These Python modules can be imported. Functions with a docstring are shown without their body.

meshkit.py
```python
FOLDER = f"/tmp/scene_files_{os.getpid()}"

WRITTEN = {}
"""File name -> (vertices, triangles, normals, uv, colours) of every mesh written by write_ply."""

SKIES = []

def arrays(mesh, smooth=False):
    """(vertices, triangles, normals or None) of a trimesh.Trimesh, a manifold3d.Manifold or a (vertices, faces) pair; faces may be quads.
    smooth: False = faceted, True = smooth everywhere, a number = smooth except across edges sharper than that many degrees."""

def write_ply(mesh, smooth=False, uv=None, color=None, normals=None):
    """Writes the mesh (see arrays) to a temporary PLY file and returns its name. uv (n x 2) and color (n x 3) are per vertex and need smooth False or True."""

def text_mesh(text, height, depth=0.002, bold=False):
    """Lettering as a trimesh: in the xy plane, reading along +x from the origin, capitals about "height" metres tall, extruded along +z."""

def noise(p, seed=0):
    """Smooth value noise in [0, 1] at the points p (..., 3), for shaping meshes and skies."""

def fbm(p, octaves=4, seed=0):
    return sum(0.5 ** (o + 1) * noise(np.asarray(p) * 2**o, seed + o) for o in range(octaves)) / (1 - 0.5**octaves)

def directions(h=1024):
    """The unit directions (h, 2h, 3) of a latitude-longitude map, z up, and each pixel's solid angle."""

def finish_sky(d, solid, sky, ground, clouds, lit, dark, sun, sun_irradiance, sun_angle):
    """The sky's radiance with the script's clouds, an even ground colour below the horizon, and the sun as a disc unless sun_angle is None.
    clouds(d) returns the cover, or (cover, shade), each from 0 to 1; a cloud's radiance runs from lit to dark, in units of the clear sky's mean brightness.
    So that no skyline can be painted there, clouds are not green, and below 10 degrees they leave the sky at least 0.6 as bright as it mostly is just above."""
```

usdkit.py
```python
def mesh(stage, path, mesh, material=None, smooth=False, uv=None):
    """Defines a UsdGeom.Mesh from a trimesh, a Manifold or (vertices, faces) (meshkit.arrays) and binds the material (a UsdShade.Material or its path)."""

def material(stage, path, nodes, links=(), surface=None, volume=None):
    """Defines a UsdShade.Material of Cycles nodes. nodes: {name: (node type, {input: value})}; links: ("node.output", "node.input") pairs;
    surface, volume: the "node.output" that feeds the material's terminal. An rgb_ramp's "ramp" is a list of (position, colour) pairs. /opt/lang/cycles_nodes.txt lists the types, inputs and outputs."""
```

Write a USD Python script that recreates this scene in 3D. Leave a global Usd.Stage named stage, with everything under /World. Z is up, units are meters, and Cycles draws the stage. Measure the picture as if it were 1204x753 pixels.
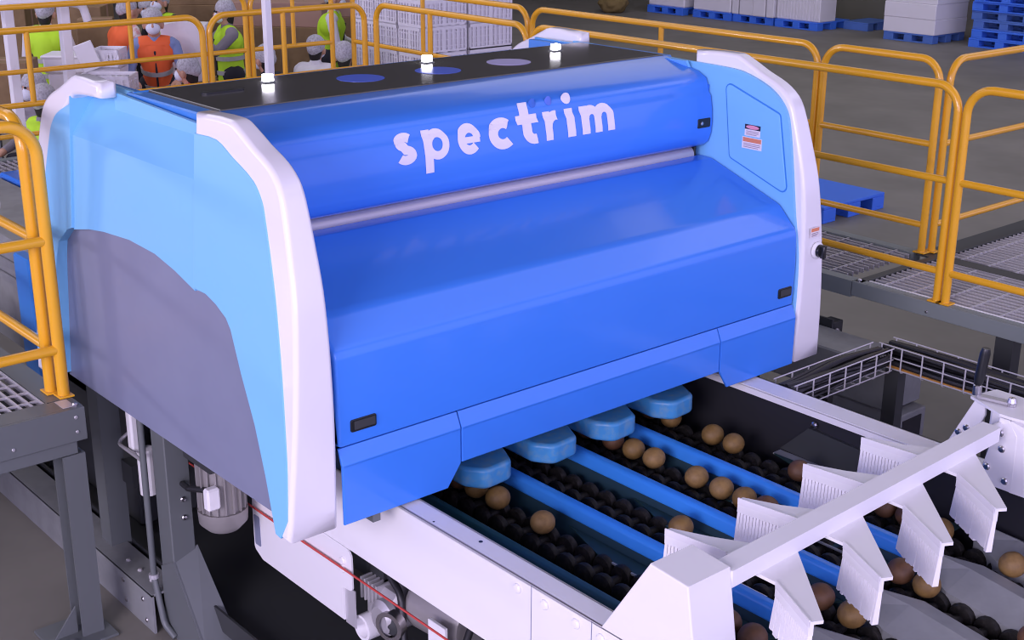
import math, random
import numpy as np
import trimesh
import manifold3d as m3
import meshkit, usdkit
from shapely.geometry import LineString, Point, Polygon
from shapely.ops import unary_union
from pxr import Usd, UsdGeom, UsdLux, UsdShade, Gf, Sdf

random.seed(7)
rng = np.random.default_rng(7)
stage = Usd.Stage.CreateInMemory()
UsdGeom.SetStageUpAxis(stage, 'Z')
UsdGeom.SetStageMetersPerUnit(stage, 1.0)
world = UsdGeom.Xform.Define(stage, '/World')
UsdGeom.Scope.Define(stage, '/World/Looks')

# ---------------------------------------------------------------- camera, light, exposure
YAW, PITCH, ROLL, FPX = math.radians(139.3898), math.radians(19.0638), math.radians(0.2734), 1567.25
cam = UsdGeom.Camera.Define(stage, '/World/Camera')
_d = np.array([math.cos(YAW) * math.cos(PITCH), math.sin(YAW) * math.cos(PITCH), -math.sin(PITCH)])
_r = np.array([math.sin(YAW), -math.cos(YAW), 0.0])
_u = np.cross(_r, _d)
_r2, _u2 = math.cos(ROLL) * _r + math.sin(ROLL) * _u, -math.sin(ROLL) * _r + math.cos(ROLL) * _u
cam.AddTransformOp().Set(Gf.Matrix4d(*_r2, 0, *_u2, 0, *(-_d), 0, 0, 0, 3.0, 1))
cam.CreateHorizontalApertureAttr(36.0)
cam.CreateVerticalApertureAttr(36.0 * 753 / 1204)
cam.CreateFocalLengthAttr(FPX / 1204 * 36.0)
cam.CreateClippingRangeAttr(Gf.Vec2f(0.05, 400))
cam.CreateExposureAttr(0.0)

dome = UsdLux.DomeLight.Define(stage, '/World/hall_ambient')
dome.CreateColorAttr(Gf.Vec3f(0.60, 0.54, 0.98))
dome.CreateIntensityAttr(0.60)


def rect_light(name, pos, target, w, h, color, inten):
    l = UsdLux.RectLight.Define(stage, '/World/' + name)
    l.CreateWidthAttr(w); l.CreateHeightAttr(h)
    l.CreateColorAttr(Gf.Vec3f(*color)); l.CreateIntensityAttr(inten)
    p, t = np.array(pos, float), np.array(target, float)
    z = (p - t) / np.linalg.norm(p - t)
    x = np.cross([0, 0, 1.0], z); x /= np.linalg.norm(x)
    y = np.cross(z, x)
    l.AddTransformOp().Set(Gf.Matrix4d(*x, 0, *y, 0, *z, 0, *p, 1))
    return l


rect_light('side_door_daylight', (0.9, -7.0, 4.2), (-3.2, 2.9, 1.5), 5.0, 3.0, (0.99, 0.87, 1.06), 15.5)
rect_light('far_door_daylight', (-13.5, -4.4, 2.9), (-4.5, 1.95, 1.75), 1.2, 0.7, (1.0, 0.90, 1.04), 85.0)
rect_light('added_front_fill', (8.0, -2.5, 3.2), (-3.2, 3.2, 1.5), 5.0, 3.0, (0.92, 0.82, 1.12), 5.5)  # added fill light for faces turned to the front, source unseen
rect_light('added_storage_fill', (-9.0, 15.5, 8.55), (-9.0, 15.501, 0.0), 20.0, 9.0, (0.82, 0.80, 0.92), 1.2)  # added overhead fill, lifts the floor left dark by the ceiling
rect_light('added_packing_fill', (-15.5, 3.0, 8.55), (-15.5, 3.001, 0.0), 9.0, 9.0, (0.82, 0.80, 0.92), 2.0)  # unseen fill from above, added to brighten the packing area
rect_light('added_walkway_fill', (1.5, 10.0, 8.55), (1.5, 10.001, 0.0), 7.0, 7.0, (0.80, 0.76, 0.96), 1.4)  # extra overhead fill put in to brighten the right-hand side

# ---------------------------------------------------------------- materials
MATS = {}


def mat(name, col, rough=0.5, metal=0.0, coat=0.0, spec=0.5, noise=None, bump=None, emit=None, coat_rough=0.05):
    """noise: (scale, second colour, low, high); bump: (scale, strength)."""
    p = {'base_color': col, 'roughness': rough, 'metallic': metal, 'coat_weight': coat, 'coat_roughness': coat_rough, 'specular_ior_level': spec}
    nodes, links = {'p': ('principled_bsdf', p)}, []
    if emit:
        p['emission_color'] = emit[0]; p['emission_strength'] = emit[1]
    if noise or bump:
        nodes['g'] = ('geometry', {})
    if noise:
        nodes['n'] = ('noise_texture', {'scale': noise[0], 'detail': 5.0, 'roughness': 0.6})
        nodes['r'] = ('rgb_ramp', {'ramp': [(noise[2], col), (noise[3], noise[1])]})
        links += [('g.position', 'n.vector'), ('n.fac', 'r.fac'), ('r.color', 'p.base_color')]
    if bump:
        nodes['bn'] = ('noise_texture', {'scale': bump[0], 'detail': 3.0})
        nodes['b'] = ('bump', {'strength': bump[1], 'distance': 0.002})
        links += [('g.position', 'bn.vector'), ('bn.fac', 'b.height'), ('b.normal', 'p.normal')]
    MATS[name] = usdkit.material(stage, '/World/Looks/' + name, nodes, links, surface='p.BSDF')
    return MATS[name]


mat('white_gloss', (0.80, 0.785, 0.81), 0.22, coat=0.3)
mat('white_paint', (0.80, 0.79, 0.80), 0.38)
mat('white_plastic', (0.80, 0.79, 0.80), 0.5)
mat('bristle_white', (0.86, 0.84, 0.86), 0.6)
mat('hood_blue', (0.052, 0.226, 0.80), 0.20, coat=0.16, spec=0.35, bump=(2.2, 0.06))
mat('panel_blue', (0.20, 0.52, 0.84), 0.33)
mat('lip_blue', (0.045, 0.23, 0.66), 0.3)
mat('divider_blue', (0.04, 0.25, 0.78), 0.34)
mat('shoe_blue', (0.06, 0.30, 0.62), 0.4, noise=(30, (0.20, 0.36, 0.48), 0.45, 0.8))
mat('teal_dark', (0.015, 0.075, 0.10), 0.45)
mat('green_dark', (0.016, 0.045, 0.042), 0.5)
mat('grey_panel', (0.195, 0.215, 0.31), 0.36, noise=(3, (0.22, 0.24, 0.335), 0.3, 0.7))
mat('grey_paint', (0.125, 0.138, 0.138), 0.4)
mat('grey_lifted', (0.20, 0.228, 0.224), 0.4)  # grey paint lightened in colour to offset shade on platform and walkway
mat('grey_dark', (0.036, 0.039, 0.040), 0.5)
mat('grey_plate', (0.26, 0.27, 0.27), 0.42, noise=(9, (0.21, 0.22, 0.22), 0.4, 0.7))
mat('black_panel', (0.018, 0.018, 0.022), 0.5)
mat('black_rubber', (0.012, 0.011, 0.010), 0.55, spec=0.22, noise=(60, (0.036, 0.031, 0.027), 0.45, 0.75))
mat('black_plastic', (0.012, 0.013, 0.014), 0.3)
mat('roof_dark', (0.095, 0.093, 0.084), 0.15)
mat('dot_blue', (0.085, 0.165, 0.78), 0.25)
mat('dot_dark', (0.018, 0.13, 0.58), 0.25)
mat('dot_violet', (0.075, 0.165, 0.68), 0.25)
mat('dot_pale', (0.52, 0.48, 0.80), 0.3)
mat('letter_white', (0.80, 0.76, 0.84), 0.35)
mat('steel', (0.62, 0.60, 0.62), 0.25, metal=1.0)
mat('steel_dull', (0.44, 0.43, 0.44), 0.40, metal=0.35)
mat('galvanised', (0.55, 0.54, 0.56), 0.40, metal=0.35)
mat('bar_grey', (0.50, 0.48, 0.49), 0.36, metal=0.3)
mat('shaded_flank', (0.012, 0.040, 0.060), 0.5)  # blue divider sides in shade, the darkness put into the colour
mat('motor_metal', (0.30, 0.285, 0.275), 0.42, metal=0.3, bump=(60, 0.3))
mat('yellow_paint', (0.80, 0.40, 0.020), 0.26, coat=0.3)
mat('fruit_skin', (0.215, 0.125, 0.034), 0.6, noise=(40, (0.145, 0.080, 0.022), 0.35, 0.7))
mat('fruit_skin_pale', (0.27, 0.160, 0.052), 0.6, noise=(40, (0.19, 0.11, 0.034), 0.35, 0.7))
mat('fruit_skin_red', (0.135, 0.062, 0.025), 0.6, noise=(40, (0.09, 0.042, 0.018), 0.35, 0.7))
mat('cord_red', (0.55, 0.06, 0.05), 0.5)
mat('cable_black', (0.012, 0.012, 0.014), 0.45)
mat('cable_orange', (0.55, 0.26, 0.05), 0.5)
mat('label_white', (0.78, 0.72, 0.74), 0.5)
mat('label_black', (0.02, 0.02, 0.04), 0.5)
mat('label_pink', (0.75, 0.30, 0.40), 0.5)
mat('label_orange', (0.70, 0.24, 0.12), 0.5)
mat('label_print', (0.30, 0.24, 0.28), 0.5)
mat('concrete', (0.180, 0.170, 0.142), 0.58, noise=(0.9, (0.240, 0.225, 0.190), 0.35, 0.68), bump=(24, 0.15))
mat('wall_grey', (0.15, 0.145, 0.11), 0.7)
mat('wall_pale', (0.72, 0.70, 0.70), 0.6)
mat('pallet_blue', (0.05, 0.19, 0.80), 0.45)
mat('pallet_blue_dull', (0.08, 0.18, 0.52), 0.5)
mat('carton_white', (0.76, 0.74, 0.76), 0.6)
mat('crate_white', (0.78, 0.76, 0.80), 0.45)
mat('film_wrap', (0.80, 0.78, 0.80), 0.22, bump=(14, 0.8))
mat('cardboard', (0.20, 0.125, 0.055), 0.75, noise=(5, (0.26, 0.17, 0.08), 0.35, 0.7))
mat('cardboard_pink', (0.36, 0.22, 0.16), 0.75)
mat('sack', (0.20, 0.14, 0.045), 0.85, bump=(30, 0.8))
mat('vest_orange', (0.85, 0.14, 0.03), 0.7)
mat('vest_lime', (0.48, 0.80, 0.02), 0.7)
mat('reflective', (0.40, 0.40, 0.38), 0.4)
mat('cloth_grey', (0.22, 0.20, 0.22), 0.85)
mat('cloth_blue', (0.20, 0.26, 0.45), 0.85)
mat('cloth_dark', (0.020, 0.020, 0.028), 0.85)
mat('cloth_white', (0.70, 0.68, 0.70), 0.8)
mat('cloth_red', (0.45, 0.05, 0.05), 0.8)
mat('cloth_floral', (0.62, 0.30, 0.30), 0.8, noise=(22, (0.70, 0.64, 0.62), 0.45, 0.55))
mat('cloth_olive', (0.16, 0.14, 0.08), 0.85)
mat('skin', (0.48, 0.26, 0.17), 0.55)
mat('hair', (0.014, 0.011, 0.010), 0.5)
mat('hairnet', (0.48, 0.47, 0.50), 0.7, noise=(60, (0.20, 0.19, 0.19), 0.40, 0.80))
mat('mask_white', (0.70, 0.72, 0.80), 0.7)
mat('lamp_glow', (0.9, 0.9, 1.0), 0.4, emit=((0.95, 0.92, 1.0), 8.0))

# ---------------------------------------------------------------- scene tree helpers
USED = {}


def numbered(parent, name):
    k = (parent, name); n = USED.get(k, 0); USED[k] = n + 1
    return name if n == 0 else f'{name}_{n:03d}'


def put(prim, label=None, cat=None, group=None, kind=None):
    for k, v in (('label', label), ('category', cat), ('group', group), ('kind', kind)):
        if v: prim.SetCustomDataByKey(k, v)
    return prim


def thing(name, label, cat, loc=(0, 0, 0), rz=0.0, group=None):
    x = UsdGeom.Xform.Define(stage, '/World/' + numbered('/World', name))
    if any(loc): x.AddTranslateOp().Set(Gf.Vec3d(*map(float, loc)))
    if rz: x.AddRotateZOp().Set(float(rz))
    return put(x.GetPrim(), label, cat, group)


def obj(name, mesh, m, parent=None, smooth=False, **kw):
    base = '/World' if parent is None else str(parent.GetPath())
    path = base + '/' + numbered(base, name)
    pr = usdkit.mesh(stage, path, mesh, MATS[m], smooth=smooth).GetPrim()
    return put(pr, **kw)


def copy_of(root, loc, rz=0.0, label=None, group=None, name=None):
    was = root.GetCustomData()
    r = thing(name or root.GetName().rstrip('0123456789').rstrip('_'), label or was['label'], was['category'], loc, rz, group or was.get('group'))
    r.GetReferences().AddInternalReference(root.GetPath())
    r.SetInstanceable(True)
    return r


# ---------------------------------------------------------------- geometry helpers
def cat(*ms):
    L = []
    for m in ms: L += list(m) if isinstance(m, (list, tuple)) else [m]
    return trimesh.util.concatenate(L)


def box(x0, x1, y0, y1, z0, z1, c=0.0):
    if c <= 0:
        b = trimesh.creation.box([x1 - x0, y1 - y0, z1 - z0])
        b.apply_translation([(x0 + x1) / 2, (y0 + y1) / 2, (z0 + z1) / 2])
        return b
    P = []
    for sx in (0, 1):
        for sy in (0, 1):
            for sz in (0, 1):
                x, y, z = (x0, x1)[sx], (y0, y1)[sy], (z0, z1)[sz]
                dx, dy, dz = (c, -c)[sx], (c, -c)[sy], (c, -c)[sz]
                P += [(x, y + dy, z + dz), (x + dx, y, z + dz), (x + dx, y + dy, z)]
    return hull(P)


def hull(P):
    m = m3.Manifold.hull_points(np.asarray(P, float)).to_mesh()
    return trimesh.Trimesh(np.array(m.vert_properties[:, :3]), np.array(m.tri_verts), process=False)


def tri(pts):
    return np.array(m3.triangulate([np.asarray(pts, float)]))


def ccw(pts):
    p = np.asarray(pts, float)
    a = np.sum(p[:, 0] * np.roll(p[:, 1], -1) - np.roll(p[:, 0], -1) * p[:, 1])
    return p if a > 0 else p[::-1]


def inset(p, b):
    """Moves each corner of a counter-clockwise ring inwards by b (mitred)."""
    e = np.roll(p, -1, 0) - p
    n = np.stack([-e[:, 1], e[:, 0]], 1); n /= np.linalg.norm(n, axis=1, keepdims=True) + 1e-12
    m = n + np.roll(n, 1, 0)
    k = np.maximum(np.einsum('ij,ij->i', m, m), 0.6)
    return p + 2 * b * m / k[:, None]


def slab(poly, y0, y1, b=0.0):
    """Polygon in (x, z) drawn out along y from y0 to y1 (numbers or functions of z), edges chamfered by b."""
    p = ccw(poly)
    f0 = y0 if callable(y0) else (lambda z: np.full(np.shape(z), float(y0)))
    f1 = y1 if callable(y1) else (lambda z: np.full(np.shape(z), float(y1)))
    rings, steps = [], ([(b, 0), (b * 0.60, b * 0.08), (b * 0.29, b * 0.29), (b * 0.08, b * 0.60), (0, b)] if b > 0.004 else [(b, 0), (b * 0.3, b * 0.3), (0, b)] if b else [(0, 0)])
    for ins, off in steps:
        q = inset(p, ins) if ins else p
        rings.append(np.column_stack([q[:, 0], f0(q[:, 1]) + off, q[:, 1]]))
    for ins, off in steps[::-1]:
        q = inset(p, ins) if ins else p
        rings.append(np.column_stack([q[:, 0], f1(q[:, 1]) - off, q[:, 1]]))
    n, V, F = len(p), np.vstack(rings), []
    i = np.arange(n); j = (i + 1) % n
    for k in range(len(rings) - 1):
        a, c = k * n, (k + 1) * n
        F += [np.column_stack([a + i, a + j, c + j]), np.column_stack([a + i, c + j, c + i])]
    capr = inset(p, b) if b else p
    t = tri(capr)
    F += [t, t[:, ::-1] + (len(rings) - 1) * n]
    m = trimesh.Trimesh(V, np.vstack(F), process=False)
    if m.volume < 0: m.invert()
    return m


def slab_x(poly_yz, x0, x1, b=0.0):
    m = slab(poly_yz, x0, x1, b)
    m.vertices = m.vertices[:, [1, 0, 2]]
    if m.volume < 0: m.invert()
    return m


def slab_z(poly_xy, z0, z1, b=0.0):
    m = slab(poly_xy, z0, z1, b)
    m.vertices = m.vertices[:, [0, 2, 1]]
    if m.volume < 0: m.invert()
    return m


def fillet(pts, rad, n=5, closed=True):
    """Rounds the corners of a 2D or 3D polyline; rad a number or one per corner."""
    p = [np.asarray(q, float) for q in pts]
    R = rad if hasattr(rad, '__len__') else [rad] * len(p)
    out = []
    for k, q in enumerate(p):
        if (not closed and k in (0, len(p) - 1)) or R[k] <= 0:
            out.append(q); continue
        a, c = p[k - 1] - q, p[(k + 1) % len(p)] - q
        la, lc = np.linalg.norm(a), np.linalg.norm(c)
        a, c = a / la, c / lc
        ang = math.acos(np.clip(a @ c, -1, 1))
        if ang > math.pi - 0.02: out.append(q); continue
        t = min(R[k] / math.tan(ang / 2), la * 0.49, lc * 0.49)
        s, e = q + a * t, q + c * t
        for u in np.linspace(0, 1, n + 1):
            out.append((1 - u) ** 2 * s + 2 * u * (1 - u) * q + u * u * e if ang > 2.2 else slerp_arc(s, e, q, a, c, ang, t, u))
    return np.array(out)


def slerp_arc(s, e, q, a, c, ang, t, u):
    r = t * math.tan(ang / 2)
    bis = (a + c) / np.linalg.norm(a + c)
    o = q + bis * (r / math.sin(ang / 2))
    v0, v1 = (s - o) / r, (e - o) / r
    w = math.acos(np.clip(v0 @ v1, -1, 1))
    return o + r * (math.sin((1 - u) * w) * v0 + math.sin(u * w) * v1) / math.sin(w)


def tube(path, r, sides=12, cap=True):
    p = np.asarray(path, float)
    R = np.broadcast_to(np.asarray(r, float), (len(p),))
    t = np.gradient(p, axis=0); t /= np.linalg.norm(t, axis=1, keepdims=True) + 1e-12
    a = np.cross(t[0], [0, 0, 1.0])
    if np.linalg.norm(a) < 0.1: a = np.cross(t[0], [1.0, 0, 0])
    a /= np.linalg.norm(a)
    A = [a]
    for k in range(1, len(p)):
        a = a - t[k] * (a @ t[k]); a /= np.linalg.norm(a); A.append(a)
    A = np.array(A); B = np.cross(t, A)
    th = np.arange(sides) * 2 * np.pi / sides
    V = p[:, None] + R[:, None, None] * (np.cos(th)[None, :, None] * A[:, None] + np.sin(th)[None, :, None] * B[:, None])
    V = V.reshape(-1, 3); F = []
    i = np.arange(sides); j = (i + 1) % sides
    for k in range(len(p) - 1):
        x, y = k * sides, (k + 1) * sides
        F += [np.column_stack([x + i, x + j, y + j]), np.column_stack([x + i, y + j, y + i])]
    if cap:
        n = len(V); V = np.vstack([V, p[0], p[-1]])
        F += [np.column_stack([np.full(sides, n), j, i]), np.column_stack([np.full(sides, n + 1), (len(p) - 1) * sides + i, (len(p) - 1) * sides + j])]
    m = trimesh.Trimesh(V, np.vstack(F), process=False)
    if m.volume < 0: m.invert()
    return m


def lathe(profile, sides=24, origin=(0, 0, 0), axis=(0, 0, 1.0)):
    """profile: (radius, height) pairs; revolved about the axis."""
    m = trimesh.creation.revolve(np.asarray(profile, float), sections=sides)
    if m.volume < 0: m.invert()
    m.apply_transform(trimesh.geometry.align_vectors([0, 0, 1], axis))
    m.apply_translation(origin)
    return m


def bolt(p, axis, r=0.011, h=0.007):
    return lathe([(0, 0), (r, 0), (r, h * 0.5), (r * 0.7, h), (0, h * 1.1)], 10, p, axis)


def rounded_rect(x0, x1, z0, z1, r, n=4):
    return fillet([(x0, z0), (x1, z0), (x1, z1), (x0, z1)], r, n)


def circle(cx, cy, r, n=32):
    a = np.arange(n) * 2 * np.pi / n
    return np.column_stack([cx + r * np.cos(a), cy + r * np.sin(a)])


# ================================================================ SETTING
obj('floor', box(-60, 12, -25, 45, -0.2, 0.0), 'concrete', kind='structure', label='dull brown grey concrete floor of the packing hall', cat='floor')
obj('ceiling', box(-40, 7, -8.5, 28, 8.6, 8.8), 'wall_grey', kind='structure', label='dark unlit hall ceiling far above the machine', cat='ceiling')
obj('wall_back', box(-60, -14.9, 22.4, 22.7, 0, 16), 'wall_grey', kind='structure', label='dark grey hall wall behind the white pallet loads', cat='wall')
obj('wall_right', cat(box(-14.9, -14.7, 22.4, 28.5, 0, 16), box(-14.9, 6, 28.5, 28.8, 0, 16)), 'wall_grey', kind='structure', label='grey hall wall set back behind the blue pallet stack', cat='wall')
obj('trim_1', box(-14.6, 4.0, 28.42, 28.5, 0.0, 1.3), 'wall_pale', kind='structure', label='white band along the foot of the far right wall', cat='trim')
obj('wall_left', box(-40.3, -40, -25, 22.4, 0, 16), 'wall_grey', kind='structure', label='dark grey far end wall of the hall', cat='wall')

# ================================================================ INSPECTION MACHINE
YC = 3.211
yo = lambda z: 1.88 + 0.088 * (np.asarray(z) - 0.98)         # leaning outer face, near side
yo2 = lambda z: 2 * YC - yo(z)                                 # far side
YI, YI2 = 2.062, 4.362
mach = thing('grading_machine', 'big blue and white fruit grading machine with a lettered hood over the lanes', 'sorting machine')

P_OUT = [(-3.885, 2.232), (-3.665, 2.238), (-3.60, 2.214), (-3.525, 2.178), (-3.435, 2.140), (-3.375, 2.095), (-3.343, 2.038), (-3.300, 1.896), (-3.268, 1.769), (-3.252, 1.642),
         (-3.243, 1.512), (-3.239, 1.378), (-3.241, 1.212), (-3.252, 0.979)]
P_IN = [(-3.260, 0.979), (-3.272, 1.202), (-3.294, 1.361), (-3.320, 1.516), (-3.340, 1.618), (-3.366, 1.739), (-3.402, 1.867), (-3.434, 1.967), (-3.456, 2.022), (-3.510, 2.076),
        (-3.640, 2.128), (-3.74, 2.166), (-3.885, 2.165)]
XM = -4.247
mirror = lambda pts: [(2 * XM - x, z) for x, z in pts]


def spline(pts, n=4):
    """Smooth curve through the points (Catmull-Rom, centripetal enough for these profiles)."""
    p = np.asarray(pts, float); out = []
    for k in range(len(p) - 1):
        a, b, c, d = p[max(k - 1, 0)], p[k], p[k + 1], p[min(k + 2, len(p) - 1)]
        L = np.linalg.norm(c - b)
        t1 = (c - a) / (np.linalg.norm(c - a) + 1e-9) * L; t2 = (d - b) / (np.linalg.norm(d - b) + 1e-9) * L
        for u in np.arange(n) / n:
            out.append((2 * u**3 - 3 * u**2 + 1) * b + (u**3 - 2 * u**2 + u) * t1 + (-2 * u**3 + 3 * u**2) * c + (u**3 - u**2) * t2)
    out.append(p[-1])
    return [tuple(q) for q in out]


P_BACK = [(-3.31, 0.979)] + [(x - 0.05, z - 0.012) for x, z in P_IN[1:9]] + [(x - 0.02, z - 0.05) for x, z in P_IN[9:12]] + [(-3.885, 2.115)]
FRONT = spline(P_OUT, 3) + spline(P_BACK, 3)
P_BACK_R = P_BACK[:9] + [(-3.545, 2.068), (-3.612, 2.124), (-3.634, 2.146), (-3.66, 2.160), (-3.74, 2.170), (-3.885, 2.178)]
REARF = mirror(spline(P_OUT, 3) + spline(P_BACK_R, 3))
for fr in (FRONT, REARF):
    obj('white_frame', slab(fr, yo, YI, 0.016), 'white_gloss', mach, smooth=50)
    obj('white_frame', slab(fr, YI2, yo2, 0.016), 'white_gloss', mach, smooth=50)

# light blue corner pillars filling the inside of the white frames
ARCH = [(-3.331, 0.985), (-3.401, 1.156), (-3.473, 1.304), (-3.563, 1.447), (-3.634, 1.575), (-3.665, 1.605), (-3.732, 1.634), (-3.80, 1.652)]
P_TUCK = spline(P_IN, 3)
PIL = P_TUCK[1:] + [(-3.885, 1.652)] + ARCH[::-1] + [(-3.30, 0.981)]
ARCH_R = [(-5.10, 0.985), (-5.01, 1.50), (-4.985, 1.575), (-4.90, 1.64)]
PIL_R = mirror(spline(P_IN[:10] + [(-3.632, 2.128)], 3)[1:]) + [(-4.858, 2.158), (-4.858, 1.655)] + ARCH_R[::-1]
lean_in = lambda z: yo(z) - 0.003
lean_in2 = lambda z: yo2(z) + 0.003
obj('corner_pillar', slab(PIL, lean_in, YI - 0.012, 0.003), 'panel_blue', mach, smooth=30)
obj('corner_pillar', slab(PIL_R, lean_in, 2.120, 0.003), 'panel_blue', mach, smooth=30)
obj('corner_pillar', slab(PIL, YI2 + 0.004, lean_in2, 0.003), 'panel_blue', mach, smooth=30)
obj('corner_pillar', slab(PIL_R, 4.302, lean_in2, 0.003), 'panel_blue', mach, smooth=30)
# middle side panels: flush below the ridge, leaning inwards above it
SIDE = [(-4.858, 2.185), (-4.858, 1.648), (-4.72, 1.677), (-4.591, 1.694), (-4.378, 1.709), (-4.179, 1.702), (-4.03, 1.676), (-3.886, 1.640), (-3.886, 2.185)]


def ridge_y(z):
    z = np.asarray(z, float)
    return np.where(z < 2.012, yo(z) + 0.006, yo(2.012) + 0.006 + (z - 2.012) * (0.125 / 0.173))


SIDE2 = [SIDE[0], (-4.858, 2.012)] + SIDE[1:8] + [(-3.886, 2.012), SIDE[8]]


def two_bends(poly, near=True):
    """The side panel as a thick sheet, cut at the ridge so that the fold stays sharp."""
    lo = [p for p in poly if p[1] <= 2.0125]
    hi = [(-4.858, 2.196), (-4.858, 2.012), (-3.886, 2.012), (-3.886, 2.190)]
    f = ridge_y if near else (lambda z: 2 * YC - ridge_y(z))
    g = (lambda z: f(z) + 0.015) if near else (lambda z: f(z) - 0.015)
    return cat(slab(lo, f, g), slab(hi, f, g)) if near else cat(slab(lo, g, f), slab(hi, g, f))


obj('side_panel', two_bends(SIDE2), 'panel_blue', mach)
obj('side_panel', two_bends(SIDE2, False), 'panel_blue', mach)
obj('corner_filler', box(-4.858, -4.60, 2.115, 2.16, 2.08, 2.188), 'lip_blue', mach)
obj('corner_filler', box(-4.858, -4.60, 4.262, 4.307, 2.08, 2.188), 'lip_blue', mach)
# faint seam strip and inspection cover on the near side
obj('panel_seam', slab([(-3.662, 2.0), (-3.662, 1.61), (-3.660, 1.61), (-3.660, 2.0)], lambda z: yo(z) + 0.0055, lambda z: yo(z) + 0.02), 'lip_blue', mach)
# grey lower skirt behind the arch
GREY = [(-5.12, 0.968), (-3.318, 0.968), (-3.331, 1.0), (-3.401, 1.17), (-3.473, 1.315), (-3.563, 1.46), (-3.634, 1.59), (-3.732, 1.66), (-4.03, 1.70), (-4.378, 1.73), (-4.72, 1.70), (-4.95, 1.64), (-5.0, 1.58), (-5.1, 1.0)]
obj('grey_skirt', slab(GREY, 1.966, 1.985), 'grey_panel', mach)
obj('grey_skirt', slab(GREY, 2 * YC - 1.985, 2 * YC - 1.966), 'grey_panel', mach)

# roof
obj('roof_panel', slab_z([(-4.560, 2.158), (-4.030, 2.158), (-4.030, 4.318), (-4.560, 4.318)], 2.186, 2.200, 0.004), 'roof_dark', mach)
roof = [p for p in mach.GetChildren() if p.GetName() == 'roof_panel'][0]
for y, x, m in ((2.915, -4.304, 'dot_blue'), (3.268, -4.274, 'dot_blue'), (3.642, -4.277, 'dot_pale')):
    obj('roof_dot', slab_z(circle(x, y, 0.093, 40), 2.2003, 2.2012), m, roof, label='pale lavender disc' if m == 'dot_pale' else None)
obj('roof_handle', slab_z(rounded_rect(-4.37, -4.33, 2.26, 2.43, 0.018), 2.2003, 2.206), 'black_plastic', roof, label='black recessed handle')
for x, y in ((-4.437, 2.584), (-4.471, 3.361), (-4.407, 4.024)):
    lp_ = obj('status_lamp', box(x - 0.016, x + 0.016, y - 0.020, y + 0.020, 2.204, 2.232, 0.004), 'lamp_glow', roof, label='small bright white lamp')
    obj('lamp_base', box(x - 0.019, x + 0.019, y - 0.023, y + 0.023, 2.1995, 2.205, 0.001), 'grey_paint', lp_)
obj('roof_edge', cat(box(-4.586, -4.561, 2.10, 4.322, 2.150, 2.197, 0.006), box(-4.60, -3.98, 2.088, 2.157, 2.155, 2.194, 0.006), box(-4.60, -4.03, 4.319, 4.375, 2.155, 2.194, 0.006)), 'lip_blue', mach)
obj('rear_top_cover', slab([(-4.86, 2.05), (-4.86, 2.03), (-4.63, 2.03), (-4.63, 2.05)], 2.075, 4.36), 'lip_blue', mach)

# upper lid, running from the roof edge over the fold and down the front
LID = [(-4.029, 2.196), (-3.93, 2.172), (-3.838, 2.150), (-3.796, 2.128), (-3.784, 2.102), (-3.777, 2.072), (-3.764, 2.055), (-3.752, 2.00), (-3.748, 1.945), (-3.752, 1.895), (-3.766, 1.857), (-3.79, 1.838), (-3.83, 1.829),
       (-3.86, 1.832), (-3.86, 1.85), (-3.80, 1.86), (-3.79, 2.09), (-4.029, 2.17)]




obj('lid', slab(LID, 2.078, 4.343, 0.010), 'hood_blue', mach, smooth=50)
lid = [p for p in mach.GetChildren() if p.GetName() == 'lid'][0]


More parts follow.
